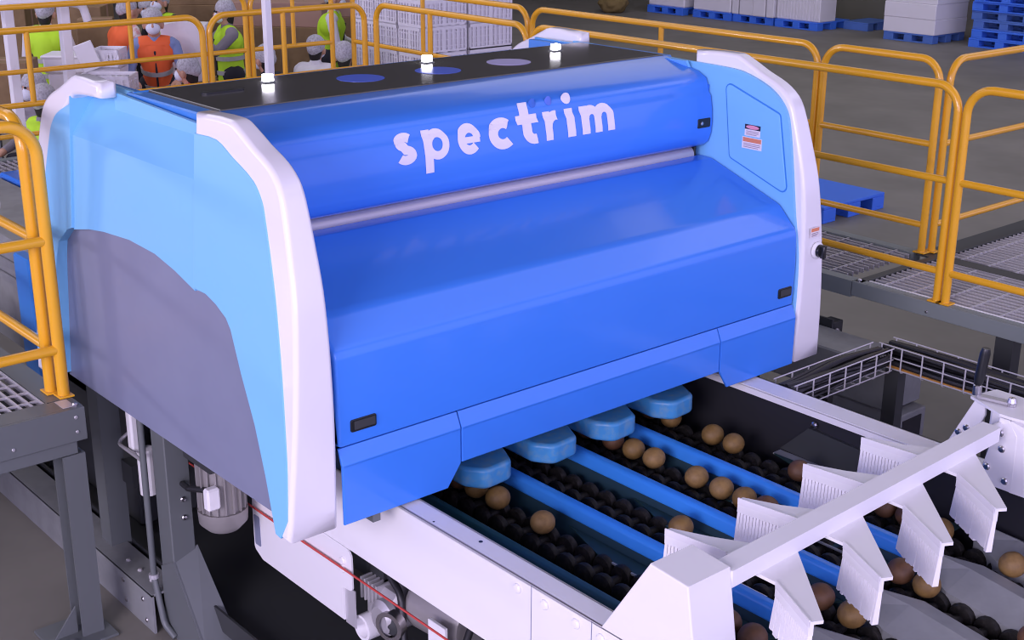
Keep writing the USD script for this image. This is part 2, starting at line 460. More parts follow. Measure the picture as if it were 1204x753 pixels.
def xl(z):                                                     # the lid's front face at height z
    return np.interp(z, [1.895, 1.945, 2.0, 2.055, 2.072, 2.102, 2.128], [-3.752, -3.748, -3.752, -3.764, -3.777, -3.784, -3.796])


def stroke(pts, w, cap='flat'):
    return LineString(pts).buffer(w / 2, cap_style=cap, join_style='mitre' if cap == 'flat' else 'round', quad_segs=6)


def arc(cx, cy, r, a0, a1, n=20, ry=None):
    t = np.radians(np.linspace(a0, a1, n))
    return np.column_stack([cx + r * np.cos(t), cy + (ry or r) * np.sin(t)])


W = 0.345
GLYPH = {
    's': [stroke(np.vstack([arc(0.42, 0.72, 0.215, 35, 250, 16, 0.15), arc(0.40, 0.30, 0.235, 85, -150, 16, 0.165)]), W * 0.86)],
    'p': [stroke([(0.15, -0.42), (0.15, 1.0)], W), Point(0.56, 0.5).buffer(0.51) - Point(0.56, 0.5).buffer(0.23)],
    'e': [stroke(arc(0.5, 0.5, 0.365, 0, 318, 28), W * 0.9), stroke([(0.2, 0.47), (0.98, 0.47)], W * 0.62)],
    'c': [stroke(arc(0.5, 0.5, 0.365, 48, 312, 26), W)],
    't': [stroke(np.vstack([[(0.34, 1.42)], arc(0.62, 0.42, 0.28, 180, 285, 10)]), W), stroke([(0.0, 0.85), (0.80, 0.85)], W * 0.85)],
    'r': [stroke([(0.15, 0.0), (0.15, 1.0)], W), stroke(arc(0.56, 0.47, 0.38, 180, 78, 12), W * 0.9)],
    'i': [stroke([(0.15, 0.0), (0.15, 1.0)], W), Point(0.15, 1.36).buffer(0.20)],
    'm': [stroke([(0.15, 0.0), (0.15, 1.0)], W), stroke(np.vstack([[(0.72, 0.0)], arc(0.45, 0.58, 0.27, 0, 180, 14)]), W * 0.9), stroke(np.vstack([[(1.30, 0.0)], arc(1.02, 0.58, 0.28, 0, 180, 14)]), W * 0.9)],
}
HX, ZB = 0.106, 1.982
LETTERS = [('s', 2.682, 2.770), ('p', 2.806, 2.919), ('e', 2.960, 3.065), ('c', 3.106, 3.216), ('t', 3.250, 3.354), ('r', 3.386, 3.455), ('i', 3.495, 3.543), ('m', 3.576, 3.752)]
for ch, y0, y1 in LETTERS:
    shp = unary_union(GLYPH[ch])
    gx0, _, gx1, _ = shp.bounds
    GS = (y1 - y0) / (gx1 - gx0)
    parts = []
    for g in getattr(shp, 'geoms', [shp]):
        m = trimesh.creation.extrude_polygon(g.simplify(0.004), 0.002, engine='earcut')
        m = m.subdivide_to_size(0.12)
        v = m.vertices.copy()
        z = ZB + v[:, 1] * HX
        m.vertices = np.column_stack([xl(z) + 0.0012 + (v[:, 2] > 0.001) * 0.0014, y0 + (v[:, 0] - gx0) * GS, z])
        parts.append(m)
    obj('letter', cat(parts), 'letter_white', lid)
for y, m in ((3.346, 'dot_dark'), (3.428, 'dot_violet')):
    c = slab_x(circle(y, 2.126, 0.017, 20), 0.0, 0.0015)
    c.vertices[:, 0] += xl(c.vertices[:, 2]) + 0.0006
    obj('letter_dot', c, m, lid)
lt = obj('latch', slab_x(rounded_rect(4.245, 4.322, 1.924, 1.964, 0.006), -3.757, -3.745, 0.002), 'black_plastic', lid)
obj('latch_key', bolt((-3.745, 4.268, 1.944), (1, 0, 0), 0.008, 0.004), 'steel', lid)

# steel bar in the slot between lid and lower hood
obj('slot_bar', tube([(-3.838, 2.07, 1.797), (-3.838, 4.295, 1.797)], 0.0335, 20), 'bar_grey', mach, smooth=40)
obj('slot_clip', box(-3.875, -3.805, 4.297, 4.309, 1.785, 1.832, 0.002), 'black_plastic', mach)
obj('inner_dark_box', box(-4.55, -3.90, 2.09, 4.33, 1.32, 2.13), 'black_panel', mach)  # black box added inside so the housing's interior looks dark

# lower hood
HOOD = fillet([(-3.90, 1.768), (-3.90, 1.785), (-3.80, 1.792), (-3.74, 1.789), (-3.360, 1.657), (-3.262, 1.560), (-3.256, 1.42), (-3.258, 1.247), (-3.30, 1.247), (-3.30, 1.50), (-3.40, 1.62), (-3.75, 1.765)],
              [0, 0.004, 0.03, 0.03, 0.10, 0.07, 0, 0.004, 0, 0, 0, 0], 6)
hood = obj('front_hood', slab(HOOD, 2.078, 4.343, 0.012), 'hood_blue', mach, smooth=50)
for y0, y1 in ((2.124, 2.222), (4.236, 4.320)):
    obj('latch', slab_x(rounded_rect(y0, y1, 1.289, 1.331, 0.007), -3.262, -3.252, 0.002), 'black_plastic', hood)
    obj('latch_plate', slab_x(rounded_rect(y0 + 0.012, y1 - 0.006, 1.297, 1.325, 0.003), -3.253, -3.2505), 'grey_dark', hood)


def skirt(pts):
    """Skirt panel from its (y, z) outline below the bevel, with the bevel strip along its top."""
    y0, y1 = min(p[0] for p in pts), max(p[0] for p in pts)
    a = slab_x(pts, -3.250, -3.238, 0.003)
    bev = slab([(-3.268, 1.243), (-3.260, 1.243), (-3.238, 1.192), (-3.238, 1.186), (-3.250, 1.186)], y0, y1, 0.002)
    return cat(a, bev)


obj('skirt_panel', skirt([(2.078, 1.19), (2.078, 0.984), (2.495, 0.984), (2.552, 1.062), (2.552, 1.19)]), 'hood_blue', mach)
obj('skirt_panel', skirt([(2.557, 1.19), (2.557, 1.064), (3.868, 1.064), (3.868, 1.19)]), 'hood_blue', mach)
obj('skirt_panel', skirt([(3.873, 1.19), (3.873, 1.064), (3.925, 0.984), (4.343, 0.984), (4.343, 1.19)]), 'hood_blue', mach)
obj('hood_bracket', box(-3.30, -3.252, 2.195, 2.225, 0.950, 1.0), 'grey_paint', mach)
obj('hood_bracket', box(-3.30, -3.252, 2.345, 2.36, 0.976, 1.0), 'grey_paint', mach)

# far inner wall with its access door, stickers and switch
WALL = [(-4.64, 1.30), (-3.32, 1.0), (-3.272, 1.0)] + spline([(-3.262, 1.01), (-3.255, 1.27), (-3.262, 1.46), (-3.292, 1.63), (-3.328, 1.87), (-3.356, 2.008), (-3.378, 2.052), (-3.418, 2.094), (-3.47, 2.127), (-3.552, 2.158), (-3.63, 2.176), (-3.736, 2.182)], 3) + [(-4.64, 2.196)]
obj('end_wall', slab(WALL, 4.348, 4.362), 'panel_blue', mach)
obj('end_wall', slab([(-4.64, 1.30), (-3.40, 1.0), (-3.36, 1.28), (-3.36, 1.60), (-3.45, 2.02), (-3.55, 2.15), (-4.64, 2.192)], 2.060, 2.074), 'panel_blue', mach)
DOOR = fillet([(-3.690, 2.120), (-3.398, 2.022), (-3.335, 1.700), (-3.648, 1.808)], 0.02, 4)
obj('access_door_gap', slab(inset(ccw(DOOR), -0.006), 4.3465, 4.349), 'lip_blue', mach, label='dark gap line around the access door')
dr = obj('access_door', slab(DOOR, 4.343, 4.352, 0.002), 'panel_blue', mach)


def sticker(parent, x0, x1, z0, z1, band, facing='y', off=0.0):
    """Small warning sticker: white lower part with print lines, a band on top."""
    if facing == 'y':
        q = lambda a0, a1, b0, b1, d: box(a0, a1, off - d, off + 0.0006, b0, b1)
    else:
        q = lambda a0, a1, b0, b1, d: box(off - 0.0006, off + d, a0, a1, b0, b1)
    zs = z0 + (z1 - z0) * 0.58
    s = obj('warning_sticker', q(x0, x1, z0, z1, 0.0010), 'label_white', parent)
    if band == 'danger':
        obj('sticker_band', q(x0, x1, zs, z1, 0.0014), 'label_black', s)
        cx, cz, rx, rz = (x0 + x1) / 2, (zs + z1) / 2, (x1 - x0) * 0.42, (z1 - zs) * 0.40
        c = circle(0, 0, 1, 20) * [rx, rz] + [cx, cz]
        obj('sticker_oval', slab(c, off - 0.002, off - 0.0005) if facing == 'y' else slab_x(c, off + 0.0005, off + 0.002), 'label_pink', s)
    else:
        obj('sticker_band', q(x0 + 0.004, x1 - 0.004, zs, z1 - 0.003, 0.0014), 'label_orange', s)
    for k in range(3):
        z = zs - (zs - z0) * (0.28 + 0.24 * k)
        obj('print_line', q(x0 + 0.008, x1 - 0.008 - 0.01 * (k == 2), z - 0.0014, z + 0.0014, 0.0014), 'label_print', s)


sticker(mach, -3.572, -3.490, 1.912, 1.960, 'danger', 'y', 4.343)
sticker(mach, -3.583, -3.478, 1.858, 1.907, 'warn', 'y', 4.343)
sticker(mach, 4.398, 4.458, 1.525, 1.567, 'warn', 'x', -3.2385)
SW = obj('isolator_switch', lathe([(0, 0), (0.036, 0), (0.036, 0.006), (0.028, 0.012), (0, 0.012)], 24, (-3.236, 4.447, 1.466), (1, 0, 0)), 'white_plastic', mach, smooth=40)
obj('switch_knob', cat(lathe([(0, 0), (0.027, 0), (0.025, 0.014), (0.010, 0.016), (0, 0.016)], 20, (-3.225, 4.447, 1.466), (1, 0, 0)), box(-3.215, -3.192, 4.437, 4.457, 1.436, 1.492, 0.004)), 'black_plastic', SW, smooth=40)

# rear cover, closes the housing
REAR = [(2 * XM - x, z) for x, z in HOOD]
obj('rear_hood', slab(REAR, 2.078, 4.343, 0.010), 'hood_blue', mach, smooth=50)
obj('rear_lid', slab([(-4.588, 2.17), (-4.75, 2.05), (-4.75, 1.79), (-4.62, 1.79), (-4.588, 2.13)], 2.078, 4.343), 'hood_blue', mach)
obj('rear_skirt', box(-5.26, -5.245, 2.078, 4.343, 0.99, 1.25), 'hood_blue', mach)

# legs, floor channel, gussets and drip tray under the machine
obj('support_leg', box(-4.53, -4.42, 2.03, 2.13, 0.0, 0.97, 0.004), 'grey_paint', mach)
FOOT = [(-4.53, 0.0), (-4.53, 0.30), (-4.42, 0.36), (-4.20, 0.055), (-4.20, 0.0)]
obj('flared_foot', slab(FOOT, 2.026, 2.034), 'grey_paint', mach)
obj('flared_foot', hull([(-4.425, 2.03, 0.36), (-4.205, 2.03, 0.055), (-4.205, 2.03, 0.0), (-4.425, 2.14, 0.40), (-4.19, 2.17, 0.055), (-4.19, 2.17, 0.0), (-4.43, 2.03, 0.35), (-4.43, 2.14, 0.39)]), 'grey_paint', mach)
obj('support_leg', box(-5.12, -5.02, 2.03, 2.12, 0.0, 0.97), 'grey_paint', mach)
obj('support_leg', box(-4.53, -4.42, 4.30, 4.39, 0.0, 0.97), 'grey_paint', mach)
obj('support_leg', box(-5.12, -5.02, 4.30, 4.39, 0.0, 0.97), 'grey_paint', mach)
obj('floor_channel', cat(box(-7.2, -4.535, 1.975, 1.985, 0.0, 0.178), box(-7.2, -4.535, 1.975, 2.10, 0.170, 0.180)), 'grey_plate', mach)
obj('floor_channel', box(-7.2, -4.42, 4.30, 4.40, 0.0, 0.18), 'grey_plate', mach)
for x, z in ((-4.80, 0.135), (-4.62, 0.125), (-4.79, 0.045), (-4.60, 0.035)):
    obj('channel_bolt', bolt((x, 1.976, z), (0, -1, 0), 0.011, 0.006), 'steel', mach)
for x in (-4.86, -4.75, -4.64):
    obj('channel_bolt', bolt((x, 2.03, 0.180), (0, 0, 1), 0.011, 0.009), 'steel_dull', mach)
for z in (0.62, 0.54):
    obj('leg_bolt', bolt((-4.419, 2.09, z), (1, 0, 0), 0.012, 0.01), 'steel', mach)
obj('conduit', tube(fillet([(-4.56, 2.005, 0.96), (-4.56, 2.005, 0.24), (-4.50, 2.005, 0.05), (-4.44, 2.02, 0.012)], 0.06, 5, False), 0.0135, 10), 'grey_paint', mach, smooth=60)
obj('conduit_clip', lathe([(0.0140, 0), (0.021, 0), (0.021, 0.018), (0.0140, 0.018)], 12, (-4.56, 2.005, 0.24)), 'galvanised', mach)
obj('drip_tray', cat(box(-7.2, -3.2, 2.13, 4.25, 0.10, 0.13), box(-7.2, -3.2, 2.12, 2.13, 0.10, 0.19)), 'grey_dark', mach)
obj('cross_frame', cat(box(-4.41, -4.26, 2.12, 2.20, 0.88, 0.96), box(-5.0, -4.9, 2.10, 4.3, 0.48, 0.58)), 'grey_dark', mach)
obj('cabinet_block', box(-5.9, -5.2, 2.25, 3.2, 0.13, 0.95, 0.01), 'grey_dark', mach)
mb = thing('drive_motor', 'finned grey electric motor hanging under the grey side skirt', 'motor')


def motor(parent, o, axis, r, L, fins=18):
    ax = np.array(axis, float)
    T = trimesh.geometry.align_vectors([0, 0, 1], ax); T[:3, 3] = o
    body = lathe([(0, 0), (r * 0.9, 0), (r * 0.9, L * 0.8), (0, L * 0.8)], 24)
    body.apply_transform(T)
    obj('motor_body', body, 'motor_metal', parent, smooth=40)
    F = []
    for k in range(fins):
        f = box(r * 0.86, r * 1.02, -0.0035, 0.0035, L * 0.06, L * 0.74)
        f.apply_transform(trimesh.transformations.rotation_matrix(2 * np.pi * k / fins, [0, 0, 1])); F.append(f)
    F = cat(F); F.apply_transform(T)
    obj('cooling_fin', F, 'motor_metal', parent, kind='stuff')
    cow = lathe([(0, -L * 0.22), (r * 0.70, -L * 0.22), (r * 1.02, -L * 0.12), (r * 1.05, L * 0.05), (r * 0.98, L * 0.05), (0, 0.0)], 24)
    cow.apply_transform(T)
    obj('fan_cowl', cow, 'motor_metal', parent, smooth=40)


motor(mb, (-4.235, 2.165, 0.62), (0, 0, 1), 0.092, 0.32)
obj('terminal_box', box(-4.175, -4.135, 2.055, 2.11, 0.68, 0.77, 0.008), 'white_plastic', mb)
obj('motor_mount', box(-4.32, -4.11, 2.06, 2.27, 0.848, 0.955), 'grey_dark', mb)
obj('motor_cable', tube(fillet([(-4.17, 2.09, 0.75), (-4.30, 2.06, 0.72), (-4.41, 2.09, 0.69)], 0.05, 4, False), 0.012, 8), 'cable_black', mb)
sb = thing('sensor_bracket', 'white sensor box on a bent bracket beside the grey leg', 'bracket')
obj('sensor_body', cat(box(-4.765, -4.72, 2.035, 2.09, 0.72, 0.96, 0.008), lathe([(0, 0), (0.035, 0), (0.035, 0.20), (0, 0.20)], 16, (-4.725, 2.09, 0.53))), 'white_plastic', sb)
obj('bracket_arm', tube(fillet([(-4.60, 2.02, 0.74), (-4.83, 2.02, 0.74), (-4.83, 2.09, 0.78), (-4.74, 2.09, 0.80)], 0.03, 4, False), 0.008, 8), 'steel_dull', sb)

# ================================================================ CONVEYOR
conv = thing('lane_conveyor', 'four lane roller conveyor with white side beams carrying fruit out of the hood', 'conveyor')
BY0, BY1, BZ, BB = 2.301, 2.386, 0.975, 0.682
obj('side_beam', cat(box(-4.25, -0.7, BY0, BY0 + 0.007, BB, BZ), box(-4.25, -0.7, BY0, BY1, BZ - 0.007, BZ, 0.0018), box(-4.25, -0.7, BY1 - 0.006, BY1, 0.76, BZ)), 'white_paint', conv)
for x in (-2.651, -2.529, -2.395, -2.293):
    obj('beam_bolt', bolt((x, BY0 - 0.0005, 0.937), (0, -1, 0), 0.0165, 0.009), 'white_plastic', conv)
for x in (-2.589, -2.332):
    obj('beam_joint', box(x - 0.0012, x + 0.0012, BY0 - 0.0012, BY0 + 0.0015, BB + 0.001, BZ - 0.001), 'grey_panel', conv)
for x, y in ((-2.891, 2.354), (-3.092, 2.322)):
    obj('beam_hole', slab_z(circle(x, y, 0.007 if x > -3 else 0.004, 12), BZ, BZ + 0.0006), 'black_plastic', conv)
FY0, FY1 = 4.024, 4.130
obj('side_beam', cat(box(-4.9, -0.7, FY0, FY1, BZ - 0.007, BZ), box(-4.9, -0.7, FY0, FY0 + 0.006, BZ - 0.033, BZ - 0.005), box(-4.9, -0.7, FY1 - 0.006, FY1, BB, BZ), slab([(-2.513, BZ - 0.024), (-2.502, BZ - 0.089), (-2.431, BZ - 0.089), (-2.348, BZ - 0.024)], FY0 - 0.005, FY0 + 0.005)), 'white_paint', conv)
for x, z, r in ((-2.460, 0.921, 0.0165), (-2.407, 0.923, 0.012), (-2.867, 0.914, 0.015)):
    obj('beam_bolt', bolt((x, FY0 - 0.005, z), (0, -1, 0), r, 0.011), 'steel', conv)
obj('lane_wall', box(-4.9, -0.7, FY0 + 0.007, FY0 + 0.014, 0.615, BZ - 0.009), 'black_panel', conv)
obj('wall_plate', slab([(-3.021, 0.764), (-2.891, 0.894), (-2.478, 0.876), (-2.454, 0.746)], FY0 - 0.009, FY0 + 0.005), 'grey_dark', conv)
obj('wall_strip', box(-3.02, -2.42, FY0 - 0.053, FY0 - 0.007, 0.752, 0.758), 'grey_plate', conv)
obj('lane_wall', box(-4.9, -0.7, BY1 + 0.004, BY1 + 0.012, 0.615, BZ - 0.07), 'teal_dark', conv)
obj('lane_bed', box(-4.9, -0.8, 2.41, 4.01, 0.60, 0.615), 'black_panel', conv)

LANES = [2.798, 3.144, 3.481, 3.823]
ZR = 0.732                                                     # roller axles


def fin(yc, x0, x1, top):
    """Lane divider: rounded tall fin with flanks spreading downwards."""
    return slab_x(fillet([(yc - 0.034, top - 0.055), (yc - 0.022, top), (yc + 0.022, top), (yc + 0.030, top - 0.055)], [0.01, 0.019, 0.019, 0.01], 5), x0, x1, 0.007)


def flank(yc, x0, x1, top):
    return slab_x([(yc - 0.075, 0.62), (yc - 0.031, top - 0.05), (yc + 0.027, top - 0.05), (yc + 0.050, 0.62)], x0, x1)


for yc in (2.962, 3.292, 3.620):
    obj('lane_divider', fin(yc, -4.8, -2.10, 0.835), 'divider_blue', conv, smooth=50)
    obj('shaded_flank', flank(yc, -4.8, -2.11, 0.835), 'shaded_flank', conv)  # lower side of the blue divider, shade painted in by its material
obj('lane_divider', fin(2.614, -4.8, -2.10, 0.817), 'teal_dark', conv, smooth=50, label='dark teal divider beside the near beam')
obj('shaded_flank', flank(2.614, -4.8, -2.11, 0.817), 'shaded_flank', conv)
for yc in (2.897, 3.227, 3.554):                               # dark green flaps between divider and rollers
    obj('guide_flap', slab_z([(-3.09, yc + 0.024), (-2.856, yc - 0.050), (-2.183, yc - 0.046), (-2.148, yc + 0.014)], 0.756, 0.761), 'green_dark', conv)
    obj('guide_strip', box(-2.832, -2.218, yc - 0.054, yc - 0.046, 0.758, 0.764), 'grey_plate', conv)
obj('guide_flap', slab_z([(-3.01, 3.965), (-2.77, 3.90), (-2.183, 3.90), (-2.183, 3.99)], 0.756, 0.761), 'green_dark', conv)
for yc in (3.021, 3.351, 3.682):
    obj('white_tab', box(-2.449, -2.283, yc - 0.009, yc + 0.007, 0.791, 0.798), 'white_plastic', conv)
for yc in (2.800, 3.125, 3.442, 3.775):                        # blue guide shoes poking out from under the hood
    shp = fillet([(-4.05, yc - 0.105), (-3.40, yc - 0.115), (-3.325, yc - 0.065), (-3.335, yc + 0.065), (-3.44, yc + 0.115), (-4.05, yc + 0.115)], [0, 0.06, 0.05, 0.05, 0.06, 0], 6)
    obj('guide_shoe', slab_z(shp, 0.865, 0.945, 0.016), 'shoe_blue', conv, smooth=50)
# rollers: dark spools, two flared wheels on a thin core
PITCH_R = 0.090
WHEEL = [(0, -0.014), (0.024, -0.0165), (0.0425, -0.012), (0.047, 0.0), (0.045, 0.012), (0.035, 0.019), (0.021, 0.021), (0, 0.024)]


def spool(x, y, z):
    a = lathe(WHEEL, 16, (x, y - 0.0425, z), (0, -1, 0))
    b = lathe(WHEEL, 16, (x, y + 0.0425, z), (0, 1, 0))
    c = lathe([(0, -0.058), (0.014, -0.058), (0.019, 0.0), (0.014, 0.058), (0, 0.058)], 10, (x, y, z), (0, 1, 0))
    return cat(a, b, c)


def bed_z(x):
    """Height of the roller line: level, then falling away past the brushes."""
    return ZR - max(0.0, x + 2.30) * 0.055


for k, y in enumerate(LANES):
    x = -3.82 + 0.02 * k
    while x < -1.0:
        obj('roller', spool(x, y, bed_z(x)), 'black_rubber', conv, smooth=45)
        x += PITCH_R
# grey outfeed dividers: shallow ridged wedges falling away downstream
for yc in (2.620, 2.950, 3.292, 3.640, 3.945):
    def sect(x, s=1.0):
        z = 0.800 - 0.125 * (x + 2.065)
        r = 0.098 if yc < 3.9 else 0.06
        return [(x, yc - 0.104 * s, z - 0.021), (x, yc + 0.035 * s, z + 0.012), (x, yc + r * 1.18 * s, z - 0.005), (x, yc + r * 1.18 * s, z - 0.106), (x, yc - 0.104 * s, z - 0.106)]
    A, B, C = sect(-2.083, 0.45), sect(-1.96), sect(-1.0)
    V = np.array(A + B + C); F = []
    for a in (0, 5):
        for i in range(5):
            j = (i + 1) % 5
            F += [(a + i, a + j, a + 5 + j), (a + i, a + 5 + j, a + 5 + i)]
    F += [(0, 2, 1), (0, 3, 2), (0, 4, 3), (10, 11, 12), (10, 12, 13), (10, 13, 14)]
    m = trimesh.Trimesh(V, F, process=False)
    if m.volume < 0: m.invert()
    obj('outfeed_divider', m, 'grey_plate', conv)
obj('divider_clip', box(-1.70, -1.665, 3.357, 3.392, 0.70, 0.775, 0.004), 'steel', conv)
# white cover plate, bracket and cross frame below the near beam
PL = fillet([(-4.248, 0.681), (-4.248, 0.404), (-4.189, 0.3745), (-3.611, 0.3745), (-3.611, 0.510), (-3.552, 0.516), (-3.552, 0.681)], [0, 0.024, 0.024, 0, 0, 0.018, 0.035], 4)
obj('cover_plate', slab(PL, BY0 - 0.002, BY0 + 0.005), 'white_paint', conv)
for x, z in ((-3.605, 0.622), (-3.608, 0.587)):
    obj('plate_bolt', bolt((x, BY0 - 0.002, z), (0, -1, 0), 0.0155, 0.008), 'white_plastic', conv)
obj('plate_slot', slab(rounded_rect(-4.238, -4.195, 0.428, 0.558, 0.007), BY0 - 0.004, BY0 - 0.0015), 'grey_panel', conv)
obj('bracket', box(-3.613, -3.549, BY0 + 0.0055, BY0 + 0.010, 0.363, 0.516), 'galvanised', conv)
for b_ in ((-3.95, -3.83, 0.50), (-3.72, -3.63, 0.50), (-1.53, -1.41, 0.40)):
    obj('cross_beam', box(b_[0], b_[1], 2.42, 4.02, b_[2], 0.598), 'grey_paint', conv)
for x in (-3.9, -1.47):
    for y in (3.05, 4.06):
        obj('conveyor_leg', box(x - 0.047, x + 0.047, y - 0.04, y + 0.04, 0, BB if y > 4 else 0.52), 'grey_dark', conv)
cd = obj('pull_cord', tube([(-5.0, 2.289, 0.596), (-3.86, 2.288, 0.596), (-3.53, 2.288, 0.599), (-0.8, 2.288, 0.602)], 0.0042, 6), 'cord_red')
put(cd, 'thin red emergency pull cord running below the white side beam', 'cord')

gm = thing('gear_motor', 'silver gear motor with a round shaft end below the white side beam', 'motor')
obj('gearbox', cat(box(-3.575, -3.375, 2.36, 2.50, 0.392, 0.540, 0.026), lathe([(0, 0), (0.068, 0), (0.068, 0.024), (0.047, 0.041), (0, 0.041)], 20, (-3.42, 2.36, 0.457), (0, -1, 0))), 'steel_dull', gm, smooth=35)
for k in range(5):
    obj('gear_rib', box(-3.581 + 0.024 * k, -3.572 + 0.024 * k, 2.350, 2.43, 0.463, 0.551, 0.002), 'steel_dull', gm)
obj('flange', lathe([(0, 0), (0.050, 0), (0.050, 0.059), (0.038, 0.059), (0.035, 0.024), (0, 0.024)], 20, (-3.54, 2.384, 0.363), (0, -1, 0)), 'white_plastic', gm, smooth=40)
obj('shaft_end', lathe([(0.040, 0), (0.057, 0), (0.057, 0.035), (0.040, 0.035)], 20, (-3.375, 2.354, 0.451), (0.3, -1, 0)), 'steel', gm, smooth=40)
obj('shaft', lathe([(0, 0), (0.035, 0), (0.035, 0.024), (0.014, 0.028), (0, 0.035)], 20, (-3.375, 2.354, 0.451), (0.3, -1, 0)), 'grey_dark', gm, smooth=40)
obj('motor_body', lathe([(0, 0), (0.088, 0), (0.097, 0.024), (0.097, 0.224), (0.083, 0.26), (0, 0.26)], 22, (-3.375, 2.478, 0.500), (1, 0.1, 0)), 'motor_metal', gm, smooth=40)
obj('motor_flap', box(-3.186, -3.092, 2.36, 2.374, 0.44, 0.557, 0.002), 'white_plastic', gm)
obj('motor_cable', tube(fillet([(-3.481, 2.395, 0.61), (-3.375, 2.384, 0.557), (-3.304, 2.348, 0.357), (-3.162, 2.36, 0.31), (-3.068, 2.395, 0.404), (-3.044, 2.454, 0.60)], 0.07, 5, False), 0.014, 8), 'cable_black', gm, smooth=60)
obj('motor_bracket', box(-3.587, -3.50, 2.40, 2.48, 0.52, 0.60), 'grey_dark', gm)

# ---------------------------------------------------------------- fruit on the lanes
ORD = ['first', 'second', 'third', 'fourth', 'fifth', 'sixth', 'seventh', 'eighth', 'ninth', 'tenth']
LNAME = ['in the lane by the near beam', 'in the second lane', 'in the third lane', 'in the lane by the black wall']
FRUIT = {0: [(-3.556, 'r'), (-3.46, 'y'), (-3.338, 'y'), (-3.093, 'p'), (-2.251, 'r'), (-2.152, 'r')],
         1: [(-2.76, 'y'), (-2.166, 'r'), (-2.045, 'y')],
         2: [(-3.585, 'r'), (-3.436, 'r'), (-3.322, 'y'), (-3.211, 'p'), (-2.991, 'p'), (-2.869, 'p'), (-2.759, 'y'), (-2.66, 'r'), (-2.10, 'r'), (-2.00, 'y'), (-1.628, 'r')],
         3: [(-3.56, 'r'), (-3.441, 'y'), (-3.213, 'y'), (-3.104, 'y'), (-2.779, 'r'), (-2.394, 'r'), (-2.30, 'r'), (-2.17, 'y'), (-1.895, 'p')]}
FM = {'y': 'fruit_skin', 'p': 'fruit_skin_pale', 'r': 'fruit_skin_red'}
FN = {'y': 'tan brown', 'p': 'pale tan', 'r': 'dark reddish'}
ORD.append('eleventh')
ball = trimesh.creation.icosphere(3, 1.0)
for k, row in FRUIT.items():
    px = -9
    for n, (x, tone) in enumerate(row):
        if x - px < 0.094: x = px + 0.094
        px = x
        s = 0.0425 + 0.003 * rng.random()
        f = ball.copy()
        v = f.vertices * [1.0, 1.06, 0.96]
        v *= (1 + 0.05 * (meshkit.fbm(f.vertices * 1.6 + 20 + 7 * n + 31 * k, 3, k) - 0.5))[:, None]
        f.vertices = v * s
        f.apply_translation([x, LANES[k], bed_z(x) + 0.046 + s * 0.78])
        o = obj('fruit', f, FM[tone], smooth=True)
        put(o, f'{FN[tone]} round fruit, {ORD[n]} out from the hood {LNAME[k]}', 'fruit', 'fruit on the roller lanes')

# ================================================================ BRUSH RIG
rig = thing('brush_rig', 'white cross bar with eight brushes spanning the lanes on two stands', 'brush bar')
obj('near_stand', slab([(-2.290, 0.977), (-2.115, 1.2536), (-1.980, 1.244), (-1.935, 0.977)], 2.294, 2.460, 0.004), 'white_paint', rig)
xb = lambda y: -2.008 - (y - 2.44) * 0.0352
v0 = slab([(-0.030, 1.232), (0.036, 1.232), (0.036, 1.181), (-0.030, 1.181)], 2.459, 3.868, 0.004)
v0.vertices[:, 0] += xb(v0.vertices[:, 1])
obj('cross_bar', v0, 'white_paint', rig)
# far stand: two tapered cheek plates with a cap plate, pivot, lever
obj('far_stand', slab([(-2.345, 0.977), (-2.285, 1.06), (-2.205, 1.232), (-2.165, 1.240), (-2.160, 1.19), (-2.235, 0.977)], 4.005, 4.020, 0.003), 'white_paint', rig)
obj('far_stand', slab([(-2.130, 0.985), (-2.108, 1.03), (-2.062, 1.238), (-2.026, 1.238), (-1.992, 1.19), (-1.985, 0.985)], 3.925, 3.940, 0.003), 'white_paint', rig)
obj('far_stand', hull([(-1.994, 3.925, 0.985), (-2.022, 3.925, 1.238), (-2.04, 4.125, 0.977), (-2.04, 4.125, 1.238), (-1.70, 4.125, 0.977), (-1.70, 3.94, 0.985), (-1.84, 4.125, 1.238), (-1.87, 3.94, 1.20)]), 'white_paint', rig)
obj('cap_plate', hull([(x, y, z) for x, y in ((-2.215, 3.995), (-2.155, 3.985), (-2.066, 3.928), (-2.022, 3.928), (-1.86, 3.96), (-1.86, 4.12), (-2.19, 4.12)) for z in (1.2405, 1.250)]), 'white_paint', rig)
obj('stand_core', box(-2.159, -2.048, 4.045, 4.118, 0.977, 1.239), 'grey_paint', rig)
obj('pivot_pin', lathe([(0, 0), (0.016, 0), (0.016, 0.10), (0, 0.10)], 14, (-2.06, 3.86, 1.208), (0, 1, 0)), 'white_plastic', rig, smooth=40)
obj('tie_block', box(-2.135, -2.075, 3.985, 4.044, 1.15, 1.239, 0.012), 'white_plastic', rig)
for x, z in ((-2.052, 1.185), (-2.040, 1.130), (-2.085, 1.050), (-2.015, 1.020)):
    obj('stand_bolt', bolt((x, 3.925, z), (0, -1, 0), 0.013, 0.008), 'steel', rig)
for x, z in ((-2.250, 1.1), (-2.222, 1.125)):
    obj('stand_bolt', bolt((x, 4.005, z), (0, -1, 0), 0.013, 0.008), 'steel', rig)
lev = obj('lever', hull([(x, y, z) for x, y in ((-2.205, 4.010), (-2.187, 3.985), (-2.068, 4.036), (-2.056, 4.010)) for z in (1.254, 1.263)]), 'steel_dull', rig)
obj('lever_bolt', bolt((-2.075, 4.018, 1.250), (0, 0, 1), 0.0165, 0.03), 'steel', lev)
obj('lever_pin', lathe([(0, 0), (0.0155, 0), (0.0155, 0.035), (0.009, 0.042), (0, 0.042)], 12, (-2.196, 3.998, 1.261)), 'steel', lev, smooth=40)
